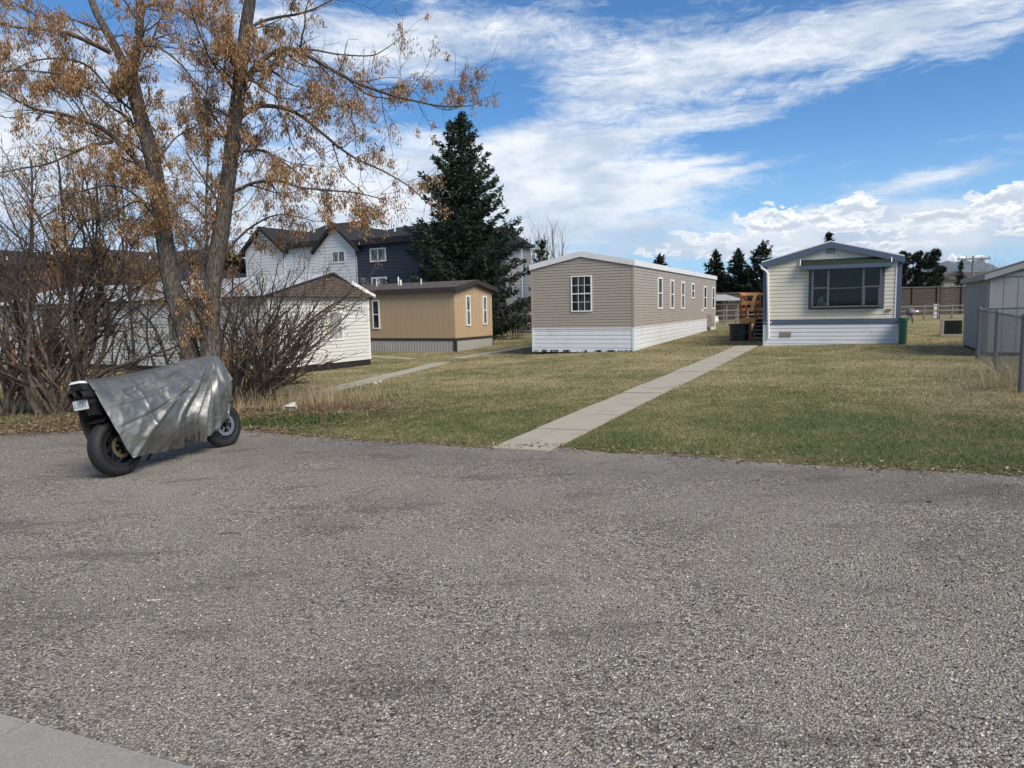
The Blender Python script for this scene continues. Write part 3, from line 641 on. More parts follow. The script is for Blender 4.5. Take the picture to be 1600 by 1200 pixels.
# ------------------------------------------------------------------ white home, left
Q=gp(424,587.5); we=Wall(Q,R2,Vector((R2.y,-R2.x,0)))   # end wall facing right-front
wlng=Wall(Q,L2,-R2)
WE=we.px(577,520)[0]; LA=17.0
t=thing('mobile_home','long white lap-sided home with pale metal roof and brown shingled gable behind the thicket','mobile home',Q,math.atan2(R2.y,R2.x))
ze=we.px(577,463.5)[1]; zs=.21; zpk=we.px(519,429)[1]; am=we.px(519,440)[0]
b=MB(); lap(b,we,0,WE,zs,ze,.13,.032); lap(b,wlng,0,LA,zs,ze,.115,.03)
wbk=Wall(we.pt(WE,0,0),L2,R2); lap(b,wbk,0,LA,zs,ze,.2,.02); b.wbox(wlng,LA-.02,LA,-WE,0,zs,ze); b.build('wall',MT['whiteboard'],t)
b=MB(); b.wbox(we,-.02,WE+.0,-.02,.012,-.1,zs); b.wbox(wlng,0,LA,-.02,.01,-.1,zs); b.wbox(wbk,0,LA,-.02,.01,-.1,zs); b.build('skirt',MT['dark'],t)
b=MB(); b.wbox(we,WE-.07,WE+.01,.0,.035,zs,ze); b.build('corner_trim',MT['white'],t); b=MB(); b.wbox(we,-.02,.06,.0,.035,zs,ze); b.build('corner_trim',MT['white'],t)
b=MB(); z=ze; npk=8
for k in range(npk):   # shingle courses on the gable, leaning back
    c0_=ze-.02+(zpk-ze)*k/npk; c1_=ze-.02+(zpk-ze)*(k+1)/npk; k0_=k/npk;k1_=(k+1)/npk
    l0=-.15+(am+.15)*k0_; l1=-.15+(am+.15)*k1_; q0=WE+.15-(WE+.15-am)*k0_; q1=WE+.15-(WE+.15-am)*k1_
    o0=.2*(1-k0_)+.03; o1=.2*(1-k1_)+.015
    b.poly([we.pt(l0,o0,c0_),we.pt(q0,o0,c0_),we.pt(q1,o1,c1_),we.pt(l1,o1,c1_)]); b.poly([we.pt(l0,o0-.03,c0_),we.pt(q0,o0-.03,c0_),we.pt(q0,o0,c0_),we.pt(l0,o0,c0_)])
b.poly([we.pt(-.15,.0,ze-.02),we.pt(-.15,.23,ze-.02),we.pt(WE+.15,.23,ze-.02),we.pt(WE+.15,.0,ze-.02)])
b.build('gable_shingles',MT['shingle'],t)
gable_roof(t,we,0,WE,ze,zpk+.02,am,LA,over=.18,th=.05,fh=.1,ov_end=.05,fmat='dark',rmat='metalroof')
b=MB(); e0=we.pt(WE+.22,.16,ze+.0); e1=we.pt(am+(WE-am)*.45,.16,ze+(zpk-ze)*.6+.03); b.beam(e0,e1,.05,.13); b.build('rake_board',MT['white'],t)
win_px(t,we,512.5,486,535.5,532,sash=True,gmat='glass3',fr=.06,label='gable end window with pale blind')
win_px(t,wlng,149,470,182,523,fmat='whiteboard',gmat='glass3',fr=.06)
a,c=wlng.px(149,519)[0],wlng.px(165,516)[1]; a2=wlng.px(182,519)[0]
b=MB(); b.wbox(wlng,min(a,a2),max(a,a2),.04,.06,c-.1,c+.02); b.build('window_bar',MT['dark'],t)
win_px(t,wlng,262,490,282,535,fmat='whiteboard',gmat='glass2',fr=.05)
win_px(t,wlng,10,478,40,515,fmat='whiteboard',gmat='glass3',fr=.05)
a,a2=wlng.px(70,520)[0],wlng.px(92,520)[0]; b=MB(); b.wbox(wlng,min(a,a2),max(a,a2),.0,.05,zs+.02,ze-.15); do=b.build('door',MT['brown'],t)
b=MB(); b.wbox(wlng,min(a,a2)+.08,min(a,a2)+.16,.05,.1,zs+.85,zs+.92); b.build('door_handle',MT['alloy'],t,part_of=do)
FOOT.append((Q,R2,L2,WE,LA))
dd=(a+a2)/2
t=thing('wooden_porch','reddish wooden porch with steps and rails at the door of the white home','porch',wlng.pt(dd,1,0),math.atan2(L2.y,L2.x))
b=MB(); b.wbox(wlng,dd-.9,dd+.9,.06,1.2,zs-.08,zs); b.wbox(wlng,dd-.5,dd+.5,1.2,1.5,.05,.12); b.build('platform',MT['redstain'],t)
for aa in (dd-.85,dd+.85):
    for bb in (.15,1.12):
        b=MB(); b.wbox(wlng,aa-.05,aa+.05,bb-.05,bb+.05,-.05,1.15); b.build('post',MT['redstain'],t)
b=MB()
for h in (.55,.8,1.08):
    b.wbox(wlng,dd-.85,dd-.8,.15,1.12,h,h+.08); b.wbox(wlng,dd-.85,dd-.4,1.1,1.14,h,h+.08)
b.build('railing',MT['redstain'],t); b=MB()
for h in (.55,.8,1.08): b.wbox(wlng,dd+.8,dd+.85,.15,1.12,h,h+.08)
b.build('railing',MT['redstain'],t)
# ------------------------------------------------------------------ tan home
P3=gp(712,549.5); we=Wall(P3,R2,Vector((R2.y,-R2.x,0))); wlng=Wall(P3,L2,-R2); WE=we.px(769,500)[0]; LB=13.0
t=thing('mobile_home','tan vertical-board mobile home with brown roof edge in front of the dark spruce','mobile home',P3,math.atan2(R2.y,R2.x))
zsk=wlng.px(712,532.5)[1]; zbd=wlng.px(712,528.5)[1]; ze=wlng.px(705,450)[1]; am=WE/2; zpk=we.px(745.5,440)[1]
b=MB(); b.wbox(wlng,0,LB,-.12,.0,zbd,ze)
k=0.; 
while k<LB-.01: b.wbox(wlng,k+.009,min(k+.3,LB)-.009,.0,.01,zbd+.002,ze-.002); k+=.3
def gtop(a): return ze+(zpk-ze)*(a/am if a<am else (WE-a)/(WE-am))
b.prism([we.pt(0,-.001,zbd),we.pt(WE,-.001,zbd),we.pt(WE,-.001,ze),we.pt(am,-.001,zpk),we.pt(0,-.001,ze)],-we.n*.1)
k=0.
while k<WE-.01:
    q=min(k+.3,WE); pts=[we.pt(k+.009,0,zbd),we.pt(q-.009,0,zbd),we.pt(q-.009,0,gtop(q-.009)-.01)]
    if k<am<q: pts.append(we.pt(am,0,zpk-.01))
    pts.append(we.pt(k+.009,0,gtop(k+.009)-.01)); b.prism(pts,we.n*.01); k+=.3
b.wbox(Wall(we.pt(WE,0,0),L2,R2),0,LB,-.1,0,zbd,ze); b.build('wall',MT['tan'],t)
b=MB(); b.wbox(wlng,-.02,LB,.0,.03,zsk,zbd); b.wbox(we,-.0,WE+.02,.0,.03,zsk,zbd); b.wbox(we,-.0,.1,-.02,.035,-.05,zsk); b.wbox(wlng,-.0,.1,-.02,.035,-.05,zsk); b.wbox(we,WE-.05,WE+.02,-.02,.035,-.05,zsk); b.build('trim',MT['brown'],t)
b=MB(); k=.1
while k<LB: b.wbox(wlng,k,k+.07,-.02,.018,-.05,zsk-.003); b.wbox(wlng,k+.07,k+.16,-.02,.0,-.05,zsk-.003); k+=.16
k=.1
while k<WE-.1: b.wbox(we,k,k+.07,-.02,.018,-.05,zsk-.003); b.wbox(we,k+.07,k+.16,-.02,.0,-.05,zsk-.003); k+=.16
b.build('skirt',MT['tanskirt'],t)
ro=gable_roof(t,we,0,WE,ze,zpk,am,LB,over=.2,th=.07,fh=.2,ov_end=.22,fmat='brown',rmat='shingledark')
for (x_,y0_,y1_,r_) in ((588.5,433,440,.03),(622.5,432,441,.035),(626,437,441,.05),(658,434,438,.03)):
    s_=-1.0; d=wlng.px(x_,440,-1.0); q=wlng.pt(d[0],-1.0,ze+.25); b=MB(); b.tube([q,q+Vector((0,0,.16+(y1_-y0_)*.028))],r_,8); b.build('vent_pipe',MT['white'],t,part_of=ro)
d=wlng.px(567,440,-1.2); q=wlng.pt(d[0],-1.2,ze+.3); b=MB(); b.tube([q,q+Vector((0,0,.22))],.09,12); b.tube([q+Vector((0,0,.2)),q+Vector((0,0,.26)),q+Vector((0,0,.3))],[.17,.17,.08],12); b.tube([q+Vector((0,0,.32)),q+Vector((0,0,.42))],[.15,.15],12); b.build('flue',MT['galv'],t,part_of=ro)
win_px(t,wlng,582.3,468.6,593.4,514,sash=True,fr=.06); win_px(t,we,728,461.6,734.6,509,sash=True,fr=.06,gmat='glass2'); win_px(t,we,754.2,462.3,760.2,507,sash=True,fr=.06,gmat='glass2')
FOOT.append((P3,R2,L2,WE,LB))
# ------------------------------------------------------------------ townhouses behind
def town(label,xc,Y0,xw,yeave,xa,ya,xn,yn_ridge,nmat='navy',gmat='townwhite',wins=(),depth=11,grp='dark roofed townhouses in a row behind the mobile homes'):
    """gable block from px xw..xc (front plane through xc at depth Y0), flat-fronted block xc..xn"""
    P=at(xc,480,Y0); P.z=-.4; w=Wall(P,-L2,-R2)        # u to the right
    t=thing('townhouse',label,'townhouse',P,math.atan2(-L2.y,-L2.x),grp)
    aw=w.px(xw,yeave)[0]; ze=w.px(xc,yeave)[1]; am=aw/2; zp=w.px(xa,ya)[1]
    b=MB(); lap(b,w,aw,0,0,zp-.05,.22,.03,gab=(am,zp-.05,ze,ze))
    wr_=Wall(P,R2,-L2); lap(b,wr_,0,depth,0,ze,.22,.03); wl_=Wall(w.pt(aw,0,0),R2,L2); lap(b,wl_,0,depth,0,ze,.22,.03); b.wbox(w,aw,0,-depth,-depth+.1,0,ze)
    b.build('wall',MT[gmat],t)
    gable_roof(t,w,aw,0,ze,zp,am,depth,over=.35,th=.14,fh=.24,ov_end=.35,fmat='townroof',rmat='townroof')
    if xn is not None:
        w2=Wall(w.pt(0,-.12,0),-L2,-R2); an=w2.px(xn,yeave)[0]
        b=MB(); lap(b,w2,.0,an,0,ze,.2,.03); b.wbox(w2,an-.1,an,-depth+1,0,0,ze); b.build('side_wall',MT[nmat],t)
        zr=w2.px((xc+xn)/2,yn_ridge,-4.5)[1]
        b=MB(); p=[w2.pt(-.2,.35,ze-.05),w2.pt(an+.3,.35,ze-.05),w2.pt(an+.3,-4.6,zr),w2.pt(-.2,-4.6,zr)]; b.hexa(p+[q+Vector((0,0,.38)) for q in p])
        p=[w2.pt(an+.3,-9.5,ze-.05),w2.pt(-.2,-9.5,ze-.05),w2.pt(-.2,-4.6,zr),w2.pt(an+.3,-4.6,zr)]; b.hexa(p+[q+Vector((0,0,.16)) for q in p]); ro=b.build('side_roof',MT['townroof'],t)
        for q_ in (.22,.62,.8):
            c=w2.pt(an*q_,-2.2,ze+(zr-ze)*.45); b=MB(); b.tube([c,c+Vector((0,0,.7))],.06,6); b.build('vent_pipe',MT['white'],t,part_of=ro)
    for (x0,y0,x1,y1,side,gm) in wins:
        win_px(t,w2 if side else w,x0,y0,x1,y1,cols=2,fr=.09,bars=.08,proud=.075,gmat=gm)
    return t
town('white-gabled townhouse with navy wing and black shingle roof left of the spruce',559,47,497,383,522.7,352,690,363,wins=((519,391.5,540,411,0,'glass2'),(578.5,387.5,603.5,409,1,'glass2'),(581,433,605,447,1,'glass2')))
town('white-gabled townhouse half hidden behind the bare bush with a long dark roof running right',447,50,383,388,424,356,497,362,nmat='townwhite',wins=())
town('dark townhouse with brick gable and charcoal roof behind the thicket at far left',175,52,60,428,118,388,262,405,nmat='navy',gmat='townbrown',wins=((230,434,255,452,1,'glass2'),))
town('brown-walled townhouse at the left edge behind the leafy branches',-60,54,-170,428,-115,385,58,408,nmat='townbrown',gmat='navy',wins=())
# right-hand one seen beside the spruce: white and grey sides
P=at(817,480,50); P.z=-.4; w=Wall(P,-L2,-R2)
t=thing('townhouse','townhouse with white front and grey side wall just right of the spruce','townhouse',P,math.atan2(-L2.y,-L2.x),'dark roofed townhouses in a row behind the mobile homes')
aw=w.px(745,385)[0]; ze=w.px(817,383)[1]; b=MB(); lap(b,w,aw,0,0,ze,.22,.03); b.wbox(w,aw,aw+.1,-1.2,0,0,ze); b.build('wall',MT['townwhite'],t)
ws_=Wall(P,R2,-L2); b=MB(); lap(b,ws_,0,1.25,0,ze,.22,.03); b.build('side_wall',MT['towngrey'],t)
rp=w.px(789,354,-.5); b=MB()
e=[w.pt(aw-.3,.3,ze),w.pt(.3,.3,ze),w.pt(.3,-1.4,ze),w.pt(aw-.3,-1.4,ze)]; r1=w.pt(rp[0],-.5,rp[1]); r2=w.pt(aw+1.2,-.5,rp[1])
for pl in ((e[0],e[1],r1,r2),(e[1],e[2],r1),(e[2],e[3],r2,r1),(e[3],e[0],r2),(e[3],e[2],e[1],e[0])): b.poly(pl)
for i in range(4): 
    p,q=e[i],e[(i+1)%4]; b.beam(p,q,.08,.22)
b.build('roof',MT['townroof'],t)
# ------------------------------------------------------------------ grey shed, right
S0=gp(1541,557); t=thing('garden_shed','weathered grey wooden shed with dark shingle roof behind the chain-link fence','shed',S0,RZ)
w=Wall(S0,U,-A); wl_=Wall(S0,A,-U); hE=w.px(1541,431)[1]; WS=3.6; LS=wl_.px(1507.5,480)[0]; zR=w.px(1628,388)[1]; zR=min(zR,hE+1.5)
b=MB(); b.wbox(wl_,0,LS,-.05,0,.1,hE)
k=0.
while k<LS: b.wbox(wl_,k+.006,min(k+.28,LS)-.006,.0,.012,.1,hE-.01); k+=.28
b.prism([w.pt(0,-.001,.1),w.pt(WS,-.001,.1),w.pt(WS,-.001,hE),w.pt(WS/2,-.001,zR),w.pt(0,-.001,hE)],-w.n*.05)
k=0.
def gt(a): return hE+(zR-hE)*(a/(WS/2) if a<WS/2 else (WS-a)/(WS/2))
while k<WS-.01:
    q=min(k+.28,WS); pts=[w.pt(k+.006,0,.1),w.pt(q-.006,0,.1),w.pt(q-.006,0,gt(q-.006)-.02)]
    if k<WS/2<q: pts.append(w.pt(WS/2,0,zR-.02))
    pts.append(w.pt(k+.006,0,gt(k+.006)-.02)); b.prism(pts,w.n*.012); k+=.28
b.wbox(w,WS-.05,WS,-LS,-.06,.1,hE); b.wbox(w,0.06,WS-.06,-LS,-LS+.05,.1,hE); b.build('wall',MT['shed'],t)
b=MB(); b.wbox(wl_,-.015,.07,.013,.03,.1,hE); b.wbox(w,-.0,.07,.013,.03,.1,hE); b.wbox(w,0,WS,.013,.032,hE-.03,hE+.06); b.build('corner_trim',MT['shed'],t)
b=MB()
b.wbox(wl_,0,LS,-.1,-.02,-.12,.1); b.wbox(w,.0,WS,-.1,-.02,-.12,.1); b.build('skid',MT['dark'],t)
gable_roof(t,w,0,WS,hE,zR,WS/2,LS,over=.1,th=.05,fh=.12,ov_end=.1,fmat='shed',rmat='shingledark')
FOOT.append((S0,U,A,WS,LS))
# ------------------------------------------------------------------ chain-link fence
posts=[gp(1527,561),gp(1554,582),gp(1594,613)]
p0=posts[0]; dline=(posts[2]-posts[0]); dline.z=0; dl=dline.normalized()
t=thing('chain_link_fence','low galvanised chain-link fence in front of the grey shed','fence',p0,RZ)
allp=[p0]+[p0+dl*(posts[1]-p0).length, posts[2]]; step=(allp[2]-allp[1]).length
allp+= [posts[2]+dl*step, posts[2]+dl*2*step]
hp=1.16
corner=p0+U*3.4
for i,p in enumerate(allp+[corner]):
    z0=G(p.x,p.y); b=MB(); b.tube([(p.x,p.y,z0-.05),(p.x,p.y,z0+hp)],.034 if i!=0 else .04,8); b.tube([(p.x,p.y,z0+hp),(p.x,p.y,z0+hp+.03),(p.x,p.y,z0+hp+.05)],[.042,.038,.012],8); b.build('post',MT['galv'],t)
b=MB(); top=[Vector((p.x,p.y,G(p.x,p.y)+hp-.01)) for p in allp]; b.tube(top,.022,6); c9=Vector((corner.x,corner.y,G(corner.x,corner.y)+hp-.01)); b.tube([top[0],c9],.022,6); b.build('top_rail',MT['galv'],t)
def mesh_wire(b,p,q,h,pit=.085,r=.002):
    p=Vector(p);q=Vector(q); L_=(q-p).xy.length; n=int(L_/pit); 
    def P_(s,z): 
        x_=p+(q-p)*(s/L_); return Vector((x_.x,x_.y,G(x_.x,x_.y)+z))
    # straight diagonals clipped to the panel
    k=-int(h/pit)-1
    while k<n+1:
        for sg in (1,-1):
            s0,s1=k*pit,k*pit+h
            a0,a1=max(0,s0),min(L_,s1)
            if a1-a0<.01: continue
            z0,z1=(a0-s0),(a1-s0)
            if sg<0: z0,z1=h-z0,h-z1
            b.tube([P_(a0,z0+.03),P_(a1,z1+.03)],r,3,cap=False)
        k+=1
b=MB()
for i in range(len(allp)-1): mesh_wire(b,allp[i],allp[i+1],hp-.06)
mesh_wire(b,allp[0],corner,hp-.06); b.build('wire_mesh',MT['galv'],t)
# ------------------------------------------------------------------ small things behind
bx=gp(1488,525.5); w=Wall(bx,U,-A); t=thing('utility_box','squat dark green metal cabinet with beige edges standing on the lawn left of the shed','utility box',bx,RZ)
ha=w.px(1471.5,512)[0]; hb_=w.px(1505.5,512)[0]; hc=w.px(1488,499)[1]
b=MB(); b.wbox(w,ha+.07,hb_-.04,-.6,-.0,.08,hc-.04)
for k in range(9): b.wbox(w,ha+.1+k*(hb_-ha-.2)/9,ha+.13+k*(hb_-ha-.2)/9,.0,.012,.12,hc-.1)
b.build('body',MT['greenbox'],t)
b=MB(); b.wbox(w,ha,ha+.07,-.62,.01,.08,hc-.04); b.wbox(w,ha,hb_,-.62,.015,hc-.04,hc); b.wbox(w,ha-.03,hb_+.03,-.66,.03,-.03,.08); b.build('casing',MT['beige'],t)
pp=gp(1462.5,496.5); w=Wall(pp,U,-A); hh=w.px(1462,475)[1]; t=thing('utility_pedestal','slim white utility pedestal in front of the dark board fence','pedestal',pp,RZ)
b=MB(); b.wbox(w,-.17,.17,-.2,.1,-.02,hh-.05); b.wbox(w,-.19,.19,-.22,.12,hh-.05,hh); b.build('cabinet',MT['fascia'],t); b=MB(); b.wbox(w,-.12,.12,.1,.112,.2,hh-.25); b.build('door',MT['white'],t); b=MB(); b.wbox(w,-.05,.05,.112,.13,hh-.55,hh-.42); b.build('latch',MT['dark'],t)
q=gp(1467.5,498.5); b=MB(); b.tube([q,q+Vector((0,0,2.6))],.03,6); b.disc(q+Vector((0,0,2.6)),(0,0,1),.001,.04,.03,8); tag(b.build('pipe_post',MT['dark'],loc=q),'thin dark post rising behind the white pedestal','post')
# green bin at corner of cream house
gb=gp(1411,538.5); t=thing('garden_bin','dark green plastic garden bin tucked beside the blue corner of the cream home','bin',gb,RZ)
b=MB(); tub(b,gb+A*.3,6.2/F*gb.y,.3,.78,.86); b.build('body',MT['green'],t); b=MB(); b.disc(gb+A*.3+Vector((0,0,.8)),(0,0,1),.001,.15,.06,16); b.build('lid',MT['green'],t)
# kettle barbecue
bq=gp(1422,505); t=thing('barbecue','small dark barbecue on legs on the lawn beyond the green bin','barbecue',bq,0)
b=MB(); hq=24/F*bq.y
b.tube([bq+Vector((0,0,hq*.48)),bq+Vector((0,0,hq*.55)),bq+Vector((0,0,hq*.7)),bq+Vector((0,0,hq*.9)),bq+Vector((0,0,hq))],[.06,.2,.27,.2,.04],12); b.build('bowl',MT['wframe'],t)
for k in range(3):
    q=k*2.1+.4; b=MB(); b.tube([bq+Vector((.12*math.cos(q),.12*math.sin(q),hq*.55)),bq+Vector((.25*math.cos(q),.25*math.sin(q),0))],.02,5); b.build('leg',MT['darkmetal'],t)
b=MB(); b.tube([bq+Vector((.28,0,hq*.75)),bq+Vector((.45,0,hq*.75))],.06,8); b.build('handle',MT['white'],t)
# dark board fences
def board_fence(label,p,q,h,rails=9,cap=True,mat='board'):
    p=Vector(p);q=Vector(q);p.z=G(p.x,p.y);q.z=G(q.x,q.y); d=(q-p).xy.length; u_=(q-p);u_.z=0;u_.normalize(); w=Wall(p,u_,Vector((u_.y,-u_.x,0)))
    t=thing('board_fence',label,'fence',p,math.atan2(u_.y,u_.x)); dz=(q.z-p.z)
    b=MB()
    for k in range(rails):
        c=.05+(h-.1)*k/rails; s=0
        while s<d: 
            e=min(s+2.4,d); j=random.uniform(-.012,.012); b.wbox(w,s+.01,e-.01,-.02+j,.01+j,c+random.uniform(-.012,.012)+dz*s/d,c+(h-.1)/rails*.93+dz*s/d); s+=2.4
    b.build('boards',MT[mat],t)
    s=0
    while s<=d+.1:
        b=MB(); b.wbox(w,s-.06,s+.06,.02,.13,-.1,h+.05+dz*s/d); b.build('post',MT[mat],t); s+=2.4
    if cap: b=MB(); b.wbox(w,0,d,-.05,.09,h-.05,h); b.build('cap_rail',MT['palewood'],t)
    return t
board_fence('tall dark horizontal board fence behind the cedar deck',at(1095,480,56),at(1230,480,58),2.25)
board_fence('tall dark horizontal board fence on the right behind the white pedestal',at(1385,480,60),at(1640,480,63),2.45,rails=10)
def rail_fence(label,pa,pb,h,n):
    p=Vector(pa);q=Vector(pb); p.z=G(p.x,p.y);q.z=G(q.x,q.y); t=thing('rail_fence',label,'fence',p)
    for k in range(n+1):
        c=p+(q-p)*(k/n); b=MB(); b.beam(c-Vector((0,0,.1)),c+Vector((0,0,h+.06)),.09,.09,up=Vector((0,1,0))); b.build('post',MT['palewood'],t)
    for hh in (.3,.62,.95):
        b=MB(); b.beam(p+Vector((0,-.06,h*hh)),q+Vector((0,-.06,h*hh)),.04,.07); b.build('rail',MT['palewood'],t)
rail_fence('pale three-rail fence between the greige home and the cedar deck',at(1112,490,47),at(1205,488,48),1.0,5)
rail_fence('pale three-rail fence across the lawn behind the cream home and pedestal',at(1400,485,48),at(1530,484,49),.95,6)
# pale-roofed shelter
P=at(1118,480,53); P.z=G(P.x,P.y); w=Wall(P,Vector((1,0,0)),Vector((0,-1,0))); a2=w.px(1153,460)[0]; h=w.px(1135,468)[1]; hr=w.px(1135,459)[1]
t=thing('open_shelter','low dark shelter with pale sloping roof beyond the far end of the greige home','shelter',P)
b=MB(); p=[w.pt(-1.2,.3,h),w.pt(a2+.3,.3,h),w.pt(a2,-3,hr),w.pt(-1.2,-3,hr)]; b.hexa([q-Vector((0,0,.08)) for q in p]+p); b.build('roof',MT['metalroof'],t)
b=MB(); b.wbox(w,-1,a2,-2.9,-2.8,0,hr-.15); b.build('wall',MT['brown'],t)
b=MB(); 
for a in (-.9,a2*.5,a2): b.wbox(w,a-.06,a+.06,-.06,.06,0,h-.08)
b.wbox(w,-1,a2,-.03,.03,h-.4,h-.3); b.build('post_frame',MT['palewood'],t)
# distant house
P=at(1474,480,125); P.z=G(16,60); w=Wall(P,Vector((.985,-.17,0)),Vector((-.17,-.985,0))); a2=11.; ze=w.px(1480,437)[1]; zr=w.px(1490,427.5,-4)[1]
t=thing('bungalow','distant beige bungalow with dark roof between the pines and the grey shed','house',P,math.atan2(-.17,.985))
b=MB(); b.wbox(w,0,a2,-8,0,-.5,ze); b.prism([w.pt(-.1,.01,ze),w.pt(3.6,.01,ze),w.pt(1.75,.01,zr-.1)],-w.n*.3); b.build('wall',MT['beige'],t)
b=MB(); p=[w.pt(-.5,.5,ze-.1),w.pt(a2+.5,.5,ze-.1),w.pt(a2+.5,-4,zr),w.pt(-.5,-4,zr)]; b.hexa(p+[q+Vector((0,0,.2)) for q in p]); p=[w.pt(-.5,-8.5,ze-.1),w.pt(a2+.5,-8.5,ze-.1),w.pt(a2+.5,-4,zr),w.pt(-.5,-4,zr)]; b.hexa(p+[q+Vector((0,0,.2)) for q in p])
for sg,(x0,x1) in enumerate(((-.5,1.75),(1.75,4.0))):
    za,zb_=(ze-.1,zr) if sg==0 else (zr,ze-.1); b.prism([w.pt(x0,.6,za),w.pt(x1,.6,zb_),w.pt(x1,.6,zb_+.3),w.pt(x0,.6,za+.3)],-w.n*.6)
b.build('roof',MT['shingledark'],t)
for a in (.9,4.6,7.6): window(t,w,a,a+1.4,ze-2.2,ze-.9,fr=.12,gmat='glass2',fmat='beige',proud=.06)
# utility pole
q=at(1517.5,470,95); q.z=0; hh=(at(1517.5,400.5,95)).z; t=thing('utility_pole','tall wooden utility pole with crossarm rising behind the shed roof','utility pole',q)
b=MB(); b.tube([q-Vector((0,0,.5)),q+Vector((0,0,hh))],[.17,.12],8); b.build('pole',MT['palewood'],t); b=MB(); b.beam(q+Vector((-2.2,-.15,hh-.35)),q+Vector((2.2,-.15,hh-.35)),.12,.2); b.beam(q+Vector((-1.3,-.1,hh-.4)),q+Vector((0,-.1,hh-1.3)),.06,.06);b.beam(q+Vector((1.3,-.1,hh-.4)),q+Vector((0,-.1,hh-1.3)),.06,.06); b.build('crossarm',MT['palewood'],t)
for dx in (-2,-1,1,2): b=MB(); b.tube([q+Vector((dx,-.15,hh-.25)),q+Vector((dx,-.15,hh))],.06,6); b.build('insulator',MT['beige'],t)
# ------------------------------------------------------------------ mountains
def mountains():
    mt,h,bb=newmat('mountain'); geo=h.n('ShaderNodeNewGeometry').outputs['Position']; sx=h.n('ShaderNodeSeparateXYZ'); h.put(sx.inputs[0],geo)
    n=h.noise(geo,.004,6,.65); z=h.m('ADD',sx.outputs[2],h.m('MULTIPLY',h.m('SUBTRACT',n,.5),520))
    c=h.mix(h.ss(n,.4,.6),(.03,.05,.06),(.06,.075,.08)); c=h.mix(h.ss(z,440,520,0,.9),c,(.75,.78,.82)); h.put(bb.inputs['Base Color'],c); bb.inputs['Roughness'].default_value=1
    n_=400; az=np.linspace(R(-60),R(75),n_); V=[]; rows=9
    for r_ in range(rows):
        d=8200+r_*330
        for a in az:
            tt=math.degrees(a); px=800+F*math.tan(a) if abs(tt)<80 else 9999
            env=170+ 360*math.exp(-((px-1478)/75)**2)+150*math.exp(-((px-1600)/100)**2)+ (120 if px>1560 else 0)*(1-math.exp(-((px-1560)/200)**2))
            k=math.sin(math.pi*(r_/(rows-1))*.5)**1.0
            hz=env*k*(1+.30*noise.fractal(Vector((a*40,r_*.8,0)),1,2,5))-20
            V.append((d*math.sin(a),d*math.cos(a),hz if r_ else -30))
    idx=np.arange(rows*n_).reshape(rows,n_); f=np.stack([idx[:-1,:-1],idx[:-1,1:],idx[1:,1:],idx[1:,:-1]],-1).reshape(-1,4)
    tag(npmesh('hills',np.array(V),f,mt,smooth=True),kind='structure')
mountains()
# ------------------------------------------------------------------ vegetation
def rv(): return Vector((random.gauss(0,1),random.gauss(0,1),random.gauss(0,1))).normalized()
def grow(out,p,d,ln,r,lev,cfg,tips=None):
    """recursive bare branch; out collects (pts,radii,lev)"""
    n=max(3,int(ln/cfg['seg'])); pts=[p.copy()]; rad=[r]; d=d.normalized(); st=ln/n
    for k in range(n):
        d=(d+rv()*cfg['wob']+Vector((0,0,cfg['up'][min(lev,len(cfg['up'])-1)]))).normalized(); p=p+d*st; pts.append(p.copy()); rad.append(max(r*(1-.75*(k+1)/n),.003))
        if lev<cfg['maxlev'] and k>=cfg.get('first',1) or (lev<cfg['maxlev'] and lev>0):
            if random.random()<cfg['dens'][lev]:
                sd=rv(); sd=(sd-d*sd.dot(d)).normalized(); nd=(d*cfg['fwd']+sd*.9+Vector((0,0,.1))).normalized()
                grow(out,p,nd,ln*(1-.55*k/n)*random.uniform(.3,.6),max(rad[-1]*.62,.003),lev+1,cfg,tips)
        if tips is not None and lev>=cfg.get('tiplev',1): tips.append((p.copy(),lev))
    out.append((pts,rad,lev))
def tubes(out,b,minr=0.0):
    for pts,rad,lev in out:
        rad=[max(q,minr) for q in rad]; n=8 if rad[0]>.08 else (6 if rad[0]>.03 else (4 if rad[0]>.012 else 3)); b.tube(pts,rad,n,cap=False)
def samaras(pts,count,name,root,mat,ln=.055,wd=.017,spread=.068,drop=.19):
    n=len(pts)*count; P=np.repeat(np.array([tuple(p) for p in pts]),count,0)
    sc0=np.repeat(rng.uniform(.5,1.35,len(pts)),count); P=P+np.stack([rng.normal(0,spread*.6,n)*sc0,rng.normal(0,spread*.6,n)*sc0,-rng.uniform(0,drop,n)*sc0],-1)
    a=rng.uniform(0,2*np.pi,n); tilt=rng.normal(0,.45,n); L=ln*rng.uniform(.7,1.3,n); Wd=wd*rng.uniform(.7,1.3,n)/2
    D=np.stack([np.cos(a)*np.sin(tilt),np.sin(a)*np.sin(tilt),-np.cos(tilt)],-1); Sd=np.stack([-np.sin(a),np.cos(a),np.zeros(n)],-1)
    V=np.empty((n,4,3)); V[:,0]=P; V[:,1]=P+D*(L*.6)[:,None]+Sd*Wd[:,None]; V[:,2]=P+D*L[:,None]; V[:,3]=P+D*(L*.6)[:,None]-Sd*Wd[:,None]
    l=root.location; o=npmesh(name,V.reshape(-1,3)-np.array(l),np.arange(4*n).reshape(n,4),mat); o.parent=root; return o
def smooth_path(pts,n=4):
    P=[Vector(p) for p in pts]; P=[P[0]]+P+[P[-1]]; o=[]
    for i in range(1,len(P)-2):
        for k in range(n):
            t=k/n; a,b_,c,d=P[i-1],P[i],P[i+1],P[i+2]
            o.append(.5*((2*b_)+(c-a)*t+(2*a-5*b_+4*c-d)*t*t+(3*b_-a-3*c+d)*t**3))
    o.append(P[-2]); return o
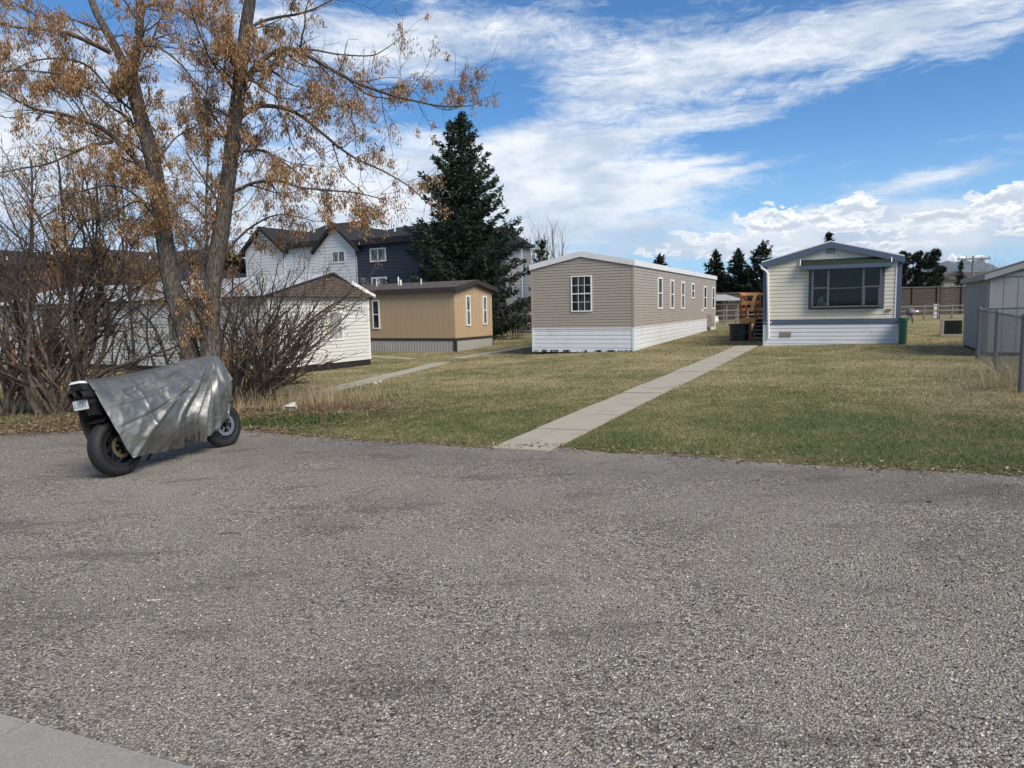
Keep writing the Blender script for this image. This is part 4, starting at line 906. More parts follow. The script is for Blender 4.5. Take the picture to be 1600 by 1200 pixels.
def seed_tree(label,base_px,limbs,seed_lim=1400,cfg=None,name='boxelder_tree',count=15,grp=None,twig_scale=1.0,keep=.5):
    """limbs: (list of px points, r0, r1, depth start offset, depth end offset, subbranch density, seed weight)"""
    B=gp(*base_px); t=thing(name,label,'tree',B,0,grp); big=[];out=[];tips=[]
    cfg=cfg or dict(seg=.1,wob=.26,up=[.02,.015,.0,0],maxlev=2,dens=[.7,.62,0],fwd=.75,tiplev=1,first=0)
    for pts,ra,rb,d0,d1,dens,sw in limbs:
        n=len(pts); W_=[at(p[0],p[1],B.y+d0+(d1-d0)*i/(n-1)) for i,p in enumerate(pts)]
        P_=smooth_path(W_,5); m_=len(P_); big.append((P_,[ra+(rb-ra)*(i/(m_-1))**.85 for i in range(m_)],0))
        tot=sum((P_[i+1]-P_[i]).length for i in range(m_-1)); acc=0
        for i in range(1,m_-1):
            sl=(P_[i+1]-P_[i]).length; k=sl*dens*1.35; d=(P_[i+1]-P_[i]).normalized(); rr=ra+(rb-ra)*i/(m_-1)
            while k>0:
                if random.random()<k:
                    sd=rv(); sd=(sd-d*sd.dot(d)).normalized(); nd=d*.7+sd; nd.z+=.15
                    loc=[]; grow(out,P_[i]+d*random.uniform(0,sl),nd,random.uniform(.5,1.25)*twig_scale*(1-.35*i/m_),max(.006,min(.02,rr*.45)),1,cfg,loc)
                    tips+=[(q,sw) for q,l in loc]
                k-=1
        # taper end twigs
        loc=[]; grow(out,P_[-1],(P_[-1]-P_[-2]),.5*twig_scale,rb*.9,1,cfg,loc); tips+=[(q,sw) for q,l in loc]
    b=MB(); tubes(big,b); b.build('trunk',MT['bark'],t,smooth=True)
    b=MB(); tubes(out,b); b.build('twigs',MT['bark2'],t)
    wts=[q for q in tips if random.random()<q[1]*(1.5 if noise.noise(q[0]*2.6)+.6*noise.noise(q[0]*.9)>.13 else .04)]; random.shuffle(wts); wts=[q[0] for q in wts[:seed_lim]]
    samaras(wts,count,'seed_clusters',t,MT['seeds']); return t,len(out),len(wts)
T1=[([(308,648),(303,600),(292,530),(270,450),(258,380),(247,300),(236,240),(219,180),(206,125)],.185,.118,0,.4,.9,.35),
 ([(207,128),(190,92),(168,52),(148,14),(135,-30),(120,-90)],.09,.05,.4,.9,2.2,.5),
 ([(206,128),(211,90),(218,45),(219,0),(222,-60)],.09,.05,.4,-.2,3.2,.85),
 ([(172,82),(140,66),(105,52),(70,46),(30,43),(-20,32)],.045,.018,.6,-.8,2.8,.25),
 ([(152,46),(115,31),(80,28),(50,20),(20,3),(-10,-15)],.022,.009,.7,1.8,2.4,.3),
 ([(246,296),(222,262),(192,228),(158,200),(128,188),(95,178),(60,172),(28,158),(-10,132)],.058,.016,.3,-1.2,5.5,.95),
 ([(176,222),(140,228),(105,243),(75,256),(40,262),(0,270)],.03,.01,-.2,-1.5,3.0,.35),
 ([(232,235),(205,190),(170,165),(140,140),(100,118),(60,112),(20,110),(-20,118)],.035,.01,.3,1.4,5.5,1.0),
 ([(222,185),(180,150),(140,105),(100,92),(55,95),(10,115)],.026,.008,.4,-1.6,4.5,.85),
 ([(238,262),(255,240),(275,215),(300,200),(330,180)],.018,.007,.3,.9,4,.6),
 ([(250,330),(215,315),(180,330),(140,345),(95,335)],.022,.007,.3,1.0,4.5,.8),
 ([(255,370),(235,330),(205,300),(170,290),(120,300),(60,310)],.024,.007,.3,-.9,4,.7),
 ([(226,72),(248,74),(280,98),(300,122),(325,145)],.022,.008,.1,-.6,3,.45),
 ([(222,8),(245,8),(275,14),(305,32),(330,50),(345,70)],.022,.008,0,.9,3,.55),
 ([(214,105),(235,70),(250,30),(270,-10)],.02,.008,.2,.9,3,.5)]
T2=[([(336,650),(331,600),(329,530),(330,470),(336,415),(345,365),(354,300),(362,235),(370,165),(376,110),(383,50),(392,-10),(398,-80)],.19,.085,.25,.2,1.8,.7),
 ([(376,140),(398,105),(425,84),(450,76),(475,84),(505,101),(535,118),(560,130),(600,145),(645,157),(690,166),(722,166)],.052,.009,.2,-1.3,3.0,.55),
 ([(452,76),(490,78),(530,85),(578,87),(600,78),(622,62)],.02,.006,-.1,.7,2.2,.25),
 ([(545,125),(575,148),(620,155),(660,160),(700,172),(728,160)],.016,.006,-.4,.1,3.0,.7),
 ([(368,190),(400,167),(438,168),(470,181),(502,207),(530,230),(560,250),(600,268),(640,292),(668,318)],.045,.008,.2,1.3,3.8,.72),
 ([(470,181),(500,172),(530,165),(560,160)],.014,.005,.5,1.4,3,.4),
 ([(520,225),(535,270),(560,295),(580,315)],.013,.005,.8,1.0,3.5,.5),
 ([(360,240),(385,236),(412,235),(430,246),(455,262),(480,285)],.03,.008,.2,-1.0,4,.5),
 ([(352,305),(375,295),(400,285),(435,283),(470,293),(520,298),(560,302),(600,312)],.036,.007,.2,-.5,4.2,.6),
 ([(382,60),(400,38),(430,28),(465,22),(495,12),(540,-12)],.035,.012,.2,1.0,2.8,.55),
 ([(384,40),(402,60),(412,82),(430,100),(470,112)],.018,.006,.2,-.8,3,.6),
 ([(372,150),(350,120),(330,95),(315,60),(300,20),(290,-20)],.03,.01,.2,-.9,4.0,.85),
 ([(362,230),(340,190),(318,160),(300,130),(285,110)],.025,.008,.2,.9,4.2,.85),
 ([(350,330),(325,290),(305,260),(290,235)],.025,.008,.2,-.4,4.0,.7),
 ([(345,372),(320,340),(300,320),(270,305)],.02,.007,.2,.9,3.5,.8),
 ([(338,420),(365,380),(400,350),(440,335),(490,345)],.028,.007,.2,.8,4,.5),
 ([(376,120),(400,130),(430,150),(465,155),(500,150)],.02,.006,.2,-.6,3.5,.7),
 ([(430,150),(455,190),(470,215),(500,240)],.014,.005,.2,-.3,3,.5),
 ([(390,0),(430,-30),(500,-60)],.03,.012,.2,0,3,.5)]
print('t1',seed_tree('left leaning grey trunk of the seed-laden tree behind the covered motorcycle, forking near the top',(308,648),T1,5200,count=38,twig_scale=1.2)[1:])
print('t2',seed_tree('straight grey trunk of the seed-laden tree whose long limbs reach toward the spruce',(336,650),T2,5200,count=32,twig_scale=1.2)[1:])
# younger seed tree in the thicket
T3=[([(120,640),(114,560),(112,480),(104,400),(98,330),(92,260)],.07,.02,0,.3,5,.6),
 ([(112,500),(140,430),(150,370),(152,310),(150,270)],.035,.01,0,-.6,5,.6),
 ([(110,450),(85,390),(60,340),(40,300),(20,270)],.035,.01,0,.8,5,.6),
 ([(104,400),(130,350),(180,320),(205,290)],.025,.008,0,.8,5,.7),([(106,420),(70,400),(30,370),(0,345)],.025,.008,0,-.5,5,.6)]
print('t3',seed_tree('slim multi-branched young tree rising out of the left thicket',(120,640),T3,900,name='young_tree',count=10,grp=None)[1:])
T5=[([(215,604),(210,560),(205,500),(200,430),(196,360),(190,290),(184,220)],.06,.015,0,.3,5,.9),
 ([(204,480),(235,420),(262,370),(280,320),(290,270)],.03,.008,0,.8,5,1.0),([(202,450),(170,400),(140,350),(120,300),(110,250)],.03,.008,0,.6,5,1.0),
 ([(198,400),(225,350),(238,300),(240,250)],.022,.007,0,-.8,5,1.0),([(197,380),(165,330),(155,280),(158,230)],.022,.007,0,-.6,5,1.0)]
print('t5',seed_tree('slender seed-laden tree standing furthest back, seen between the thicket and the leaning trunk',(215,604),T5,1500,count=26,twig_scale=1.3)[1:])
T6=[([(325,612),(324,560),(322,480),(324,400),(322,320),(325,240),(322,170),(325,110)],.05,.015,0,.2,4,.6),
 ([(323,470),(300,420),(285,370),(282,320)],.022,.007,0,.6,5,.9),([(324,400),(345,350),(385,320),(410,280)],.022,.007,0,.6,5,.8),([(323,440),(300,390),(265,380),(245,400)],.02,.006,0,.8,5,.9)]
print('t6',seed_tree('thin upright seed-laden tree just behind the straight grey trunk',(325,612),T6,900,count=26,twig_scale=1.2,name='boxelder_tree')[1:])
T4=[([(268,612),(262,570),(243,515),(222,490),(200,462),(186,425),(170,395),(155,350),(150,300)],.05,.012,0,.3,4,.15),
 ([(248,608),(240,570),(230,530),(232,480),(245,430),(240,380)],.042,.01,.1,.5,4,.15),
 ([(222,490),(190,465),(165,450),(140,440)],.02,.006,0,-.4,4,.1),([(232,500),(262,470),(285,430),(300,380),(310,340)],.025,.007,0,.6,4,.2),
 ([(200,462),(215,420),(215,370),(205,330)],.02,.006,.1,.4,4,.2)]
print('t4',seed_tree('thin leaning sapling in front of the white home, left of the grey trunks',(262,608),T4,120,name='sapling',count=8)[1:])
def bush(label,base,n,spread,hmin,hmax,r,lean=(0,0),dens=(.45,.4,.3),seeds=0,arc=.0,name='bare_bush',rad=.35,seg=.15,wob=.17,ml=3):
    B=gp(*base); t=thing(name,label,'bush',B); out=[];tips=[]
    cfg=dict(seg=seg,wob=wob,up=[.02,.03,.02,0],maxlev=ml,dens=list(dens)+[.0],fwd=1.15,tiplev=1,first=2)
    for k in range(n):
        a=2*math.pi*(k+random.random()*.6)/n; q=random.uniform(0,rad); s0=B+Vector((math.cos(a)*q,math.sin(a)*q,-.03)); sp=random.uniform(.15,1)*spread
        d=Vector((math.cos(a)*sp+lean[0],math.sin(a)*sp*.7+lean[1],1)); grow(out,s0,d,random.uniform(hmin,hmax),r*random.uniform(.55,1.2),0,cfg,tips)
    b=MB(); tubes(out,b,.0038); b.build('stems',MT['bark2'],t)
    if seeds: random.shuffle(tips); samaras([q for q,l in tips[:seeds]],7,'dry_leaves',t,MT['seeds'],ln=.055,wd=.018)
    print('bush',len(out)); return t
bush('dense bare thicket of leaning grey stems left of the covered motorcycle',(90,646),15,.95,3.0,5.2,.06,seeds=160)
bush('thin bare bush with stems fanning across the left edge of the lot',(10,650),14,.95,2.6,4.8,.05,(-.1,0),seeds=90)
bush('low twiggy bush in front of the white home between thicket and trunks',(200,625),8,.9,1.2,2.4,.025)
bush('spreading bare bush right of the grey trunks, stems arching toward the white home',(375,632),30,.95,1.8,3.4,.04,(.75,-.05),dens=(.55,.5,.4),seeds=160)
bush('upright bare bush at the foot of the straight grey trunk',(362,628),12,.45,2.2,3.6,.04,(.1,0),seeds=90)
bush('brown leafless bush beside the greige home under the spruce',(808,530),30,.4,1.3,2.3,.02,dens=(.4,.3,0),rad=.8,seg=.3,ml=2)
def far_bare(label,px,py_top,Y,w_,n=7):
    B=at(px,480,Y); B.z=0; h_=at(px,py_top,Y).z; t=thing('bare_tree',label,'tree',B); out=[]
    cfg=dict(seg=.6,wob=.08,up=[.1,.12,.1],maxlev=2,dens=[.8,.4,0],fwd=1.6,first=1)
    for k in range(n): a=k*2.4; grow(out,B+Vector((0,0,h_*.15)),Vector((math.cos(a)*w_,math.sin(a)*w_,1)),h_*random.uniform(.7,.9),.09,0,cfg)
    b=MB(); tubes(out,b); b.tube([B-Vector((0,0,.3)),B+Vector((0,0,h_*.25))],[.2,.12],6); b.build('trunk',MT['palebark'],t); return t
far_bare('faint bare pale tree rising behind the ridge of the greige home',862,358,62,.35,8)
far_bare('small faint bare tree just right of the townhouse with grey side',838,366,60,.2,5)
far_bare('faint leafless tree on the horizon right of the utility pole',1540,405,110,.3,6)
# conifers
def conifer(label,px,ytop,Y,wpx,base_z=None,dens=1.0,tuft=(.26,.07),mat='needles',name='spruce_tree',skew=0,shape=1.0,grp=None,whorl=.36,gapf=.12,rag=.35,start=.06,side=1.0):
    B=at(px,480,Y); B.z=G(B.x,B.y) if base_z is None else base_z; H=at(px,ytop,Y).z-B.z; Rb=wpx/2/F*Y
    t=thing(name,label,'tree',B,0,grp); b=MB(); tr=B.copy(); b.tube([B-Vector((0,0,.2)),B+Vector((0,0,H*.5)),B+Vector((0,0,H*.97))],[H*.016+.03,H*.011,.01],7)
    TP=[];TD=[]; z=H*start
    while z<H*.985:
        fr=z/H; prof=(1-fr)**shape*.97+.03; nb=max(4,int(7*(.4+prof)))
        a0_=random.uniform(0,6.28)
        for k in range(nb):
            if random.random()<gapf: continue
            a=a0_+2*math.pi*k/nb+random.gauss(0,.2); ln=Rb*prof*random.uniform(1-rag,1+rag*.55); 
            dr=Vector((math.cos(a),math.sin(a),0)); el=-.12+.55*fr; c=B+Vector((0,0,z+random.uniform(-.15,.15)))
            end=c+dr*ln+Vector((0,0,ln*(el+.12)))
            mid=c+dr*ln*.55+Vector((0,0,ln*(el*.5-.06)))
            b.tube([c,mid,end],[.035*prof+.008,.02*prof+.006,.005],4,cap=False)
            m_=int(max(4,ln*11*dens)); 
            for j in range(m_):
                s=(j+random.random())/m_; s=s**.8; p=(c.lerp(mid,s*2) if s<.5 else mid.lerp(end,s*2-1)); wd=.34*ln*(1-s)*side+.1
                off=Vector((-dr.y,dr.x,0))*random.gauss(0,wd*.55)+Vector((0,0,random.gauss(-.06,.09)))
                for _ in range(3):
                    TP.append(tuple(p+off+rv()*.08)); dd=(dr*.8+rv()*.75+Vector((0,0,.15))).normalized(); TD.append(tuple(dd))
        z+=whorl*(.6+.5*prof)*random.uniform(.85,1.15)
    for _ in range(30): TP.append(tuple(B+Vector((random.gauss(0,.04),random.gauss(0,.04),H*random.uniform(.9,1.0))))); TD.append((random.gauss(0,.25),random.gauss(0,.25),1))
    b.build('trunk',MT['bark3'],t)
    P=np.array(TP);D=np.array(TD);n=len(P); D/=np.linalg.norm(D,axis=1)[:,None]; S=np.cross(D,rng.normal(0,1,(n,3))); S/=np.linalg.norm(S,axis=1)[:,None]
    L=tuft[0]*rng.uniform(.6,1.3,n); Wd=tuft[1]*rng.uniform(.6,1.3,n)/2
    V=np.empty((n,4,3)); V[:,0]=P-D*(L*.3)[:,None]; V[:,1]=P+S*Wd[:,None]; V[:,2]=P+D*(L*.7)[:,None]; V[:,3]=P-S*Wd[:,None]
    o=npmesh('crown',V.reshape(-1,3)-np.array(B),np.arange(4*n).reshape(n,4),MT[mat]); o.parent=t; print(name,n); return t
conifer('large dark blue-green spruce towering behind the tan home',726,176,40.5,246,dens=2.4,tuft=(.25,.095),whorl=.26,shape=.80,gapf=.09,rag=.47)
conifer('small dark evergreen between the spruce and the greige home roof',848,376,48,60,dens=1.0,tuft=(.3,.1),mat='needles2',name='evergreen_tree',shape=.6)
g='conifers behind the cedar deck'
conifer('leftmost pointed conifer of the group behind the cedar deck',1118,392,62,84,mat='needles2',tuft=(.38,.15),name='conifer_tree',grp=g,shape=.88,whorl=.3,dens=1.5)
conifer('middle pointed conifer of the group behind the cedar deck',1153,390,60,86,mat='needles2',tuft=(.38,.15),name='conifer_tree',grp=g,shape=.88,whorl=.3,dens=1.5)
conifer('tallest conifer of the group, touching the cream home roof edge',1190,378,58,118,mat='needles2',tuft=(.38,.12),name='conifer_tree',grp=g,shape=.8,whorl=.32,dens=1.4)
conifer('broad conifer low between the others behind the cedar deck',1168,425,66,100,mat='needles2',tuft=(.38,.12),name='conifer_tree',grp=g,shape=.6)
conifer('conifer behind the ridge of the greige home, tip only showing',1031,399,62,60,mat='needles2',tuft=(.38,.15),name='conifer_tree',shape=.6)
conifer('conifer whose tip shows above the ridge of the cream home',1292,364,58,60,mat='needles2',tuft=(.38,.15),name='conifer_tree',shape=.8)
def pine(label,px,ytop,Y,wpx,clumps=26):
    B=at(px,480,Y); B.z=.3; H=at(px,ytop,Y).z-B.z; Rb=wpx/2/F*Y; t=thing('pine_tree',label,'tree',B,0,'pines on the right beyond the cream home'); b=MB(); b.tube([B,B+Vector((.1,0,H*.5)),B+Vector((0,0,H*.95))],[.2,.14,.03],7)
    P=[];D=[]
    for k in range(clumps):
        fr=.25+.75*(k+random.random())/clumps; a=random.uniform(0,6.28); rr=Rb*(1-((fr-.5)/.55)**2*.65)*random.uniform(.3,.85)
        c=B+Vector((math.cos(a)*rr,math.sin(a)*rr,H*fr-.3)); b.tube([B+Vector((0,0,H*fr-.9)),c],[.05,.02],4,cap=False)
        for j in range(150):
            v=rv()*random.uniform(.2,1)**.5; P.append(tuple(c+Vector((v.x*.45,v.y*.45,v.z*.3)))); dd=(v+Vector((0,0,.5))).normalized(); D.append(tuple(dd))
    b.build('trunk',MT['bark3'],t); P=np.array(P);D=np.array(D);n=len(P); S=np.cross(D,rng.normal(0,1,(n,3))); S/=np.linalg.norm(S,axis=1)[:,None]; L=.3*rng.uniform(.6,1.2,n);Wd=.05*rng.uniform(.7,1.3,n)
    V=np.empty((n,4,3)); V[:,0]=P-D*(L*.3)[:,None]; V[:,1]=P+S*Wd[:,None]; V[:,2]=P+D*(L*.7)[:,None]; V[:,3]=P-S*Wd[:,None]
    o=npmesh('crown',V.reshape(-1,3)-np.array(B),np.arange(4*n).reshape(n,4),MT['needles2']); o.parent=t
pine('leftmost pine, beside the blue corner of the cream home',1412,392,78,24,26); pine('middle pine of the three beyond the lawn',1432,391,76,22,28); pine('tallest right-hand pine of the three beyond the lawn',1456,388,74,34,36)
conifer('small pointed fir in front of the distant bungalow',1499,407,115,24,mat='needles2',tuft=(.45,.16),name='fir_tree',shape=.9,whorl=.5)
# distant tree belt
P=[];D=[]
for k in range(9000):
    az=R(random.uniform(-40,44)); d=random.uniform(170,210); x_,y_=d*math.sin(az),d*math.cos(az); hmax=2.6+2.2*noise.noise(Vector((az*30,0,0)))+1.2*noise.noise(Vector((az*110,5,0)))
    P.append((x_,y_,random.uniform(0,max(.8,hmax)))); v=rv(); v.z=abs(v.z)+.4; v.normalize(); D.append(tuple(v))
P=np.array(P);D=np.array(D);n=len(P); S=np.cross(D,rng.normal(0,1,(n,3))); S/=np.linalg.norm(S,axis=1)[:,None]
V=np.empty((n,4,3)); V[:,0]=P-D*.6; V[:,1]=P+S*.5; V[:,2]=P+D*1.0; V[:,3]=P-S*.5
tag(npmesh('tree_belt',V.reshape(-1,3),np.arange(4*n).reshape(n,4),MT['needles2']),'low far-off belt of dark trees on the horizon','woodland',kind='stuff')
# ------------------------------------------------------------------ grass
o=blades('lawn_grass',380000,7.38,13.5,.012,.036,.005,MT['blade']); tag(o,'short patchy green and straw grass of the lawn','grass',kind='stuff')
o=blades('far_lawn_grass',230000,12.5,40,.015,.036,.009,MT['blade']); tag(o,'short straw coloured grass between and behind the homes','grass',kind='stuff')
def tall(label,px,py,n,rad,h0,h1,mat='straw',name='dry_grass_tuft',w_=.0032,cat='dry grass'):
    B=gp(px,py); x=B.x+rng.normal(0,rad,n); y=B.y+rng.normal(0,rad*.6,n); z=Gn(x,y); hh=h0+(h1-h0)*rng.uniform(0,1,n)**2.2; a=rng.uniform(0,6.28,n); l=rng.uniform(.1,1.0,n)*hh
    tx,ty=np.cos(a)*l,np.sin(a)*l; V=np.empty((n,6,3)); ww=w_*rng.uniform(.6,1.4,n); sx_,sy_=-np.sin(a)*ww,np.cos(a)*ww; fc=rng.uniform(0,6.28,n); sx_,sy_=np.cos(fc)*ww,np.sin(fc)*ww
    V[:,0]=np.stack([x-sx_,y-sy_,z-.01],-1);V[:,1]=np.stack([x+sx_,y+sy_,z-.01],-1);V[:,2]=np.stack([x+tx*.4+sx_*.8,y+ty*.4+sy_*.8,z+hh*.6],-1);V[:,3]=np.stack([x+tx,y+ty,z+hh*.97],-1);V[:,4]=np.stack([x+tx*.4-sx_*.8,y+ty*.4-sy_*.8,z+hh*.6],-1);V[:,5]=V[:,3]-np.stack([sx_*.2,sy_*.2,0*sx_],-1)
    ii=6*np.arange(n)[:,None,None]+np.array([(0,1,2,4),(4,2,3,5)])[None]; o=npmesh(name,V.reshape(-1,3),ii.reshape(-1,4),MT[mat],loc=tuple(B)); tag(o,label,cat,kind='stuff'); return o
tall('tall dry straw grass right of the arching bush',440,628,4200,1.1,.08,.5,w_=.0026)
tall('reddish matted dry grass clump at the lawn edge',520,640,1100,.4,.05,.2,mat='litter',w_=.0026)
tall('dry grass under the left thicket',60,640,500,1.2,.08,.3)
tall('dry grass behind the bare thicket',190,610,900,1.8,.08,.3)
tall('low green weeds at the gravel edge beside the front wheel',430,660,1500,.6,.03,.11,mat='weed',w_=.011,cat='weeds')
tall('pale dry weeds caught in the foot of the chain-link fence',1578,606,420,.32,.2,.62,w_=.003)
tall('scruffy dry grass along the foot of the shed fence',1540,585,700,.9,.04,.14)
# rocks, litter
def rock(px,py,r,label,mat='rock',name='rock',flat=.7,cat='rock',grp=None):
    B=gp(px,py); bm_v=[];b=MB(); n=7; i=0; rings=5
    for k in range(rings+1):
        ph=math.pi*k/rings
        for j in range(n):
            th=2*math.pi*j/n; d=r*(1+.3*random.uniform(-1,1)); b.v.append((B.x+d*math.sin(ph)*math.cos(th),B.y+d*math.sin(ph)*math.sin(th),B.z+r*flat*.6+d*flat*math.cos(ph)))
    for k in range(rings):
        for j in range(n): b.f.append((k*n+j,k*n+(j+1)%n,(k+1)*n+(j+1)%n,(k+1)*n+j))
    return tag(b.build(name,MT[mat],loc=B,smooth=False),label,cat,grp)
rock(456,641,.12,'fist-sized white rock among weeds at the lawn corner')
rock(586,600,.05,'left of two small white stones beside the far path','rock'); rock(594,598,.045,'right of two small white stones beside the far path')
rock(1452,787,.02,'small dark stone lying alone on the gravel near the lawn edge','dark','stone')
rock(855,707,.012,'tiny pebble on the end of the concrete path','rock','pebble',cat='pebble')
B=gp(238,945); b=MB()
for k in range(7):
    c=B+Vector((-.03+.011*k,random.uniform(-.006,.006),.022)); b.poly([c,c+Vector((.009,.002,.006)),c+Vector((.008,.012,.002)),c+Vector((.001,.010,.005))])
tag(b.build('paper_scrap',MT['white'],loc=B),'small torn scrap of white paper lying on the gravel','litter')
B=gp(360,838); b=MB(); b.tube([B+Vector((-.08,0,.02)),B+Vector((0,.01,.028)),B+Vector((.09,-.005,.02))],[.004,.004,.002],5); tag(b.build('twig',MT['bark2'],loc=B),'short dry twig lying on the gravel in front of the motorcycle','twig')
# ------------------------------------------------------------------ motorcycle
Rg=gp(190,744); Fg0=gp(356,697.5); D_=(Fg0-Rg); D_.z=0; D_.normalize(); WB=1.46; SD=Vector((D_.y,-D_.x,0)); lean=R(9)
UP=(Vector((0,0,1))*math.cos(lean)-SD*math.sin(lean)); SR=(SD*math.cos(lean)+Vector((0,0,1))*math.sin(lean))
WB=min(max((Fg0-Rg).length,1.4),1.62)
def bk(s,r_,h): return Rg+D_*s+SR*r_+UP*h
def bpx(px,py,r_=0):
    P=Rg+SR*r_; d=ray(px,py); t_=(P-CP).dot(SR)/d.dot(SR); q=CP+d*t_-P; return (q.dot(D_),r_,q.dot(UP))
t=thing('motorcycle','sports motorcycle leaning on its stand under a silver tarp, black wheels showing','motorcycle',Rg,math.atan2(D_.y,D_.x))
def wheel(s,rad,wd,steer,disc,spokes=5,rimmat='darkmetal',n=40):
    c=bk(s,0,rad); ax=(SR*math.cos(steer)+D_*math.sin(steer)).normalized(); e1=UP; e2=ax.cross(e1).normalized(); e1=e2.cross(ax)
    prof=[(rad-.108,-.40),(rad-.085,-.47),(rad-.055,-.5),(rad-.028,-.41),(rad-.009,-.24),(rad,0),(rad-.009,.24),(rad-.028,.41),(rad-.055,.5),(rad-.085,.47),(rad-.108,.40),(rad-.098,0)]
    b=MB(); m_=len(prof)
    for k in range(n):
        q=2*math.pi*k/n; d=e1*math.cos(q)+e2*math.sin(q)
        for rr,ww in prof: b.v.append(tuple(c+d*rr+ax*(ww*wd)))
    for k in range(n):
        for j in range(m_): b.f.append((k*m_+j,k*m_+(j+1)%m_,((k+1)%n)*m_+(j+1)%m_,((k+1)%n)*m_+j))
    tm=b
    b=MB(); ri=rad-.108; b.disc(c,ax,ri-.03,ri+.004,wd*.86,36); b.disc(c,ax,ri-.05,ri-.02,.03,36); b.disc(c,ax,.02,.045,wd*.7,16)
    for k in range(spokes):
        q=2*math.pi*k/spokes+.3; d=e1*math.cos(q)+e2*math.sin(q); tt=e1*-math.sin(q)+e2*math.cos(q)
        b.beam(c+d*.03+ax*.02,c+d*(ri-.03)+ax*.03+tt*.02,.028,.03,up=ax); b.beam(c+d*.03-ax*.02,c+d*(ri-.03)-ax*.03+tt*.02,.028,.03,up=ax)
    w_=b.build('wheel',MT[rimmat],t); tm.build('tyre',MT['rubber'],t,part_of=w_,smooth=True)
    b=MB(); rd,mm,off=disc; b.disc(c+ax*off,ax,rd*.68,rd,.006,30)
    for k in range(5):
        q=2*math.pi*k/5; d=e1*math.cos(q)+e2*math.sin(q); b.beam(c+ax*off+d*.04,c+ax*off+d*rd*.7,.02,.006,up=ax)
    b.build('brake_disc',MT[mm],t,part_of=w_); return w_
wheel(0,.318,.165,0,(.12,'gold',.085))
wheel(WB,.298,.115,R(-6),(.145,'alloy',.06),6)
# tail unit, hugger, plate
def hexpts(b,lo,hi): b.hexa([bk(*p) for p in lo]+[bk(*p) for p in hi])
tl=bpx(118,598,0); tr_=bpx(137,596,0)
s0=bpx(116,600)[0]; hT=bpx(126,596)[2]; print('tail',tl,tr_,hT)
b=MB(); hexpts(b,[(s0+.02,-.08,hT-.09),(s0+.45,-.1,hT-.16),(s0+.45,.1,hT-.16),(s0+.02,.08,hT-.09)],[(s0,-.07,hT-.02),(s0+.45,-.03,hT-.06),(s0+.45,.03,hT-.06),(s0,.07,hT-.02)]); b.build('tail_fairing',MT['black'],t)
b=MB(); hexpts(b,[(s0-.005,-.075,hT-.02),(s0+.12,-.075,hT-.03),(s0+.12,.06,hT-.03),(s0-.005,.075,hT-.02)],[(s0+.02,-.06,hT+.004),(s0+.12,-.03,hT-.004),(s0+.12,.03,hT-.004),(s0+.02,.06,hT+.004)]); b.build('tail_trim',MT['fascia'],t)
for r_ in (-.062,.062):
    b=MB(); b.tube([bk(s0-.02,r_,hT-.15),bk(s0+.03,r_,hT-.148),bk(s0+.4,r_,hT-.16)],[.043,.05,.055],16,cap=False); b.tube([bk(s0-.018,r_,hT-.15),bk(s0+.2,r_,hT-.15)],[.038,.036],16,cap=False); b.disc(bk(s0+.1,r_,hT-.15),D_,.001,.037,.01,16); b.build('exhaust',MT['darkmetal'],t)
b=MB(); b.tube([bk(s0+.06,-.0,hT-.21),bk(s0+.16,0,hT-.2),bk(s0+.35,0,hT-.22)],[.07,.1,.12],10); b.build('tail_light',MT['black'],t)
# fender arm and plate
pc=bpx(133,632,0); b=MB(); hexpts(b,[(pc[0]+.05,-.05,pc[2]-.12),(pc[0]+.12,-.06,pc[2]-.14),(pc[0]+.12,.06,pc[2]-.14),(pc[0]+.05,.05,pc[2]-.12)],[(s0+.1,-.07,hT-.2),(s0+.25,-.08,hT-.2),(s0+.25,.08,hT-.2),(s0+.1,.07,hT-.2)]); b.build('mudguard_bracket',MT['black'],t)
b=MB(); rr=.318
for k in range(3,9):   # hugger over rear tyre
    q0,q1=R(20+k*13),R(20+(k+1)*13)
    def hp_(q,r_,o): return (-math.cos(q)*(rr+o) ,r_,rr+math.sin(q)*(rr+o))
    b.hexa([bk(*hp_(q0,-.1,.02)),bk(*hp_(q1,-.1,.02)),bk(*hp_(q1,.1,.02)),bk(*hp_(q0,.1,.02)),bk(*hp_(q0,-.1,.035)),bk(*hp_(q1,-.1,.035)),bk(*hp_(q1,.1,.035)),bk(*hp_(q0,.1,.035))])
b.build('rear_mudguard',MT['black'],t)
pl=[bpx(125.5,641.5,-.05),bpx(138.5,634.5,.06),bpx(141,623,.06),bpx(128,629.5,-.05)]
cc=bk(*pc)
# plate: flat plate facing rearward, turned a little to the camera
pw=.15;ph_=.1; pn=(-D_*.93+SD*.38-Vector((0,0,.0))).normalized(); pu=Vector((pn.y*-1,pn.x,0)).normalized(); pu=pu if pu.dot(SD)>0 else -pu; pu=(pu+Vector((0,0,.16))).normalized(); pv=pn.cross(pu); pv=pv if pv.z>0 else -pv
b=MB(); cp_=bk(pc[0]-.05,0,pc[2]); q=[cp_-pu*pw/2-pv*ph_/2,cp_+pu*pw/2-pv*ph_/2,cp_+pu*pw/2+pv*ph_/2,cp_-pu*pw/2+pv*ph_/2]; b.prism(q,pn*.003); po=b.build('number_plate',M('plate_white',(.45,.46,.47),.4,.05),t)
b=MB(); pb=cp_+pn*.0045
def seg(x0,y0,x1,y1): b.beam(pb+pu*x0+pv*y0,pb+pu*x1+pv*y1,.002,.009,up=pn.cross((pu*(x1-x0)+pv*(y1-y0)).normalized()))
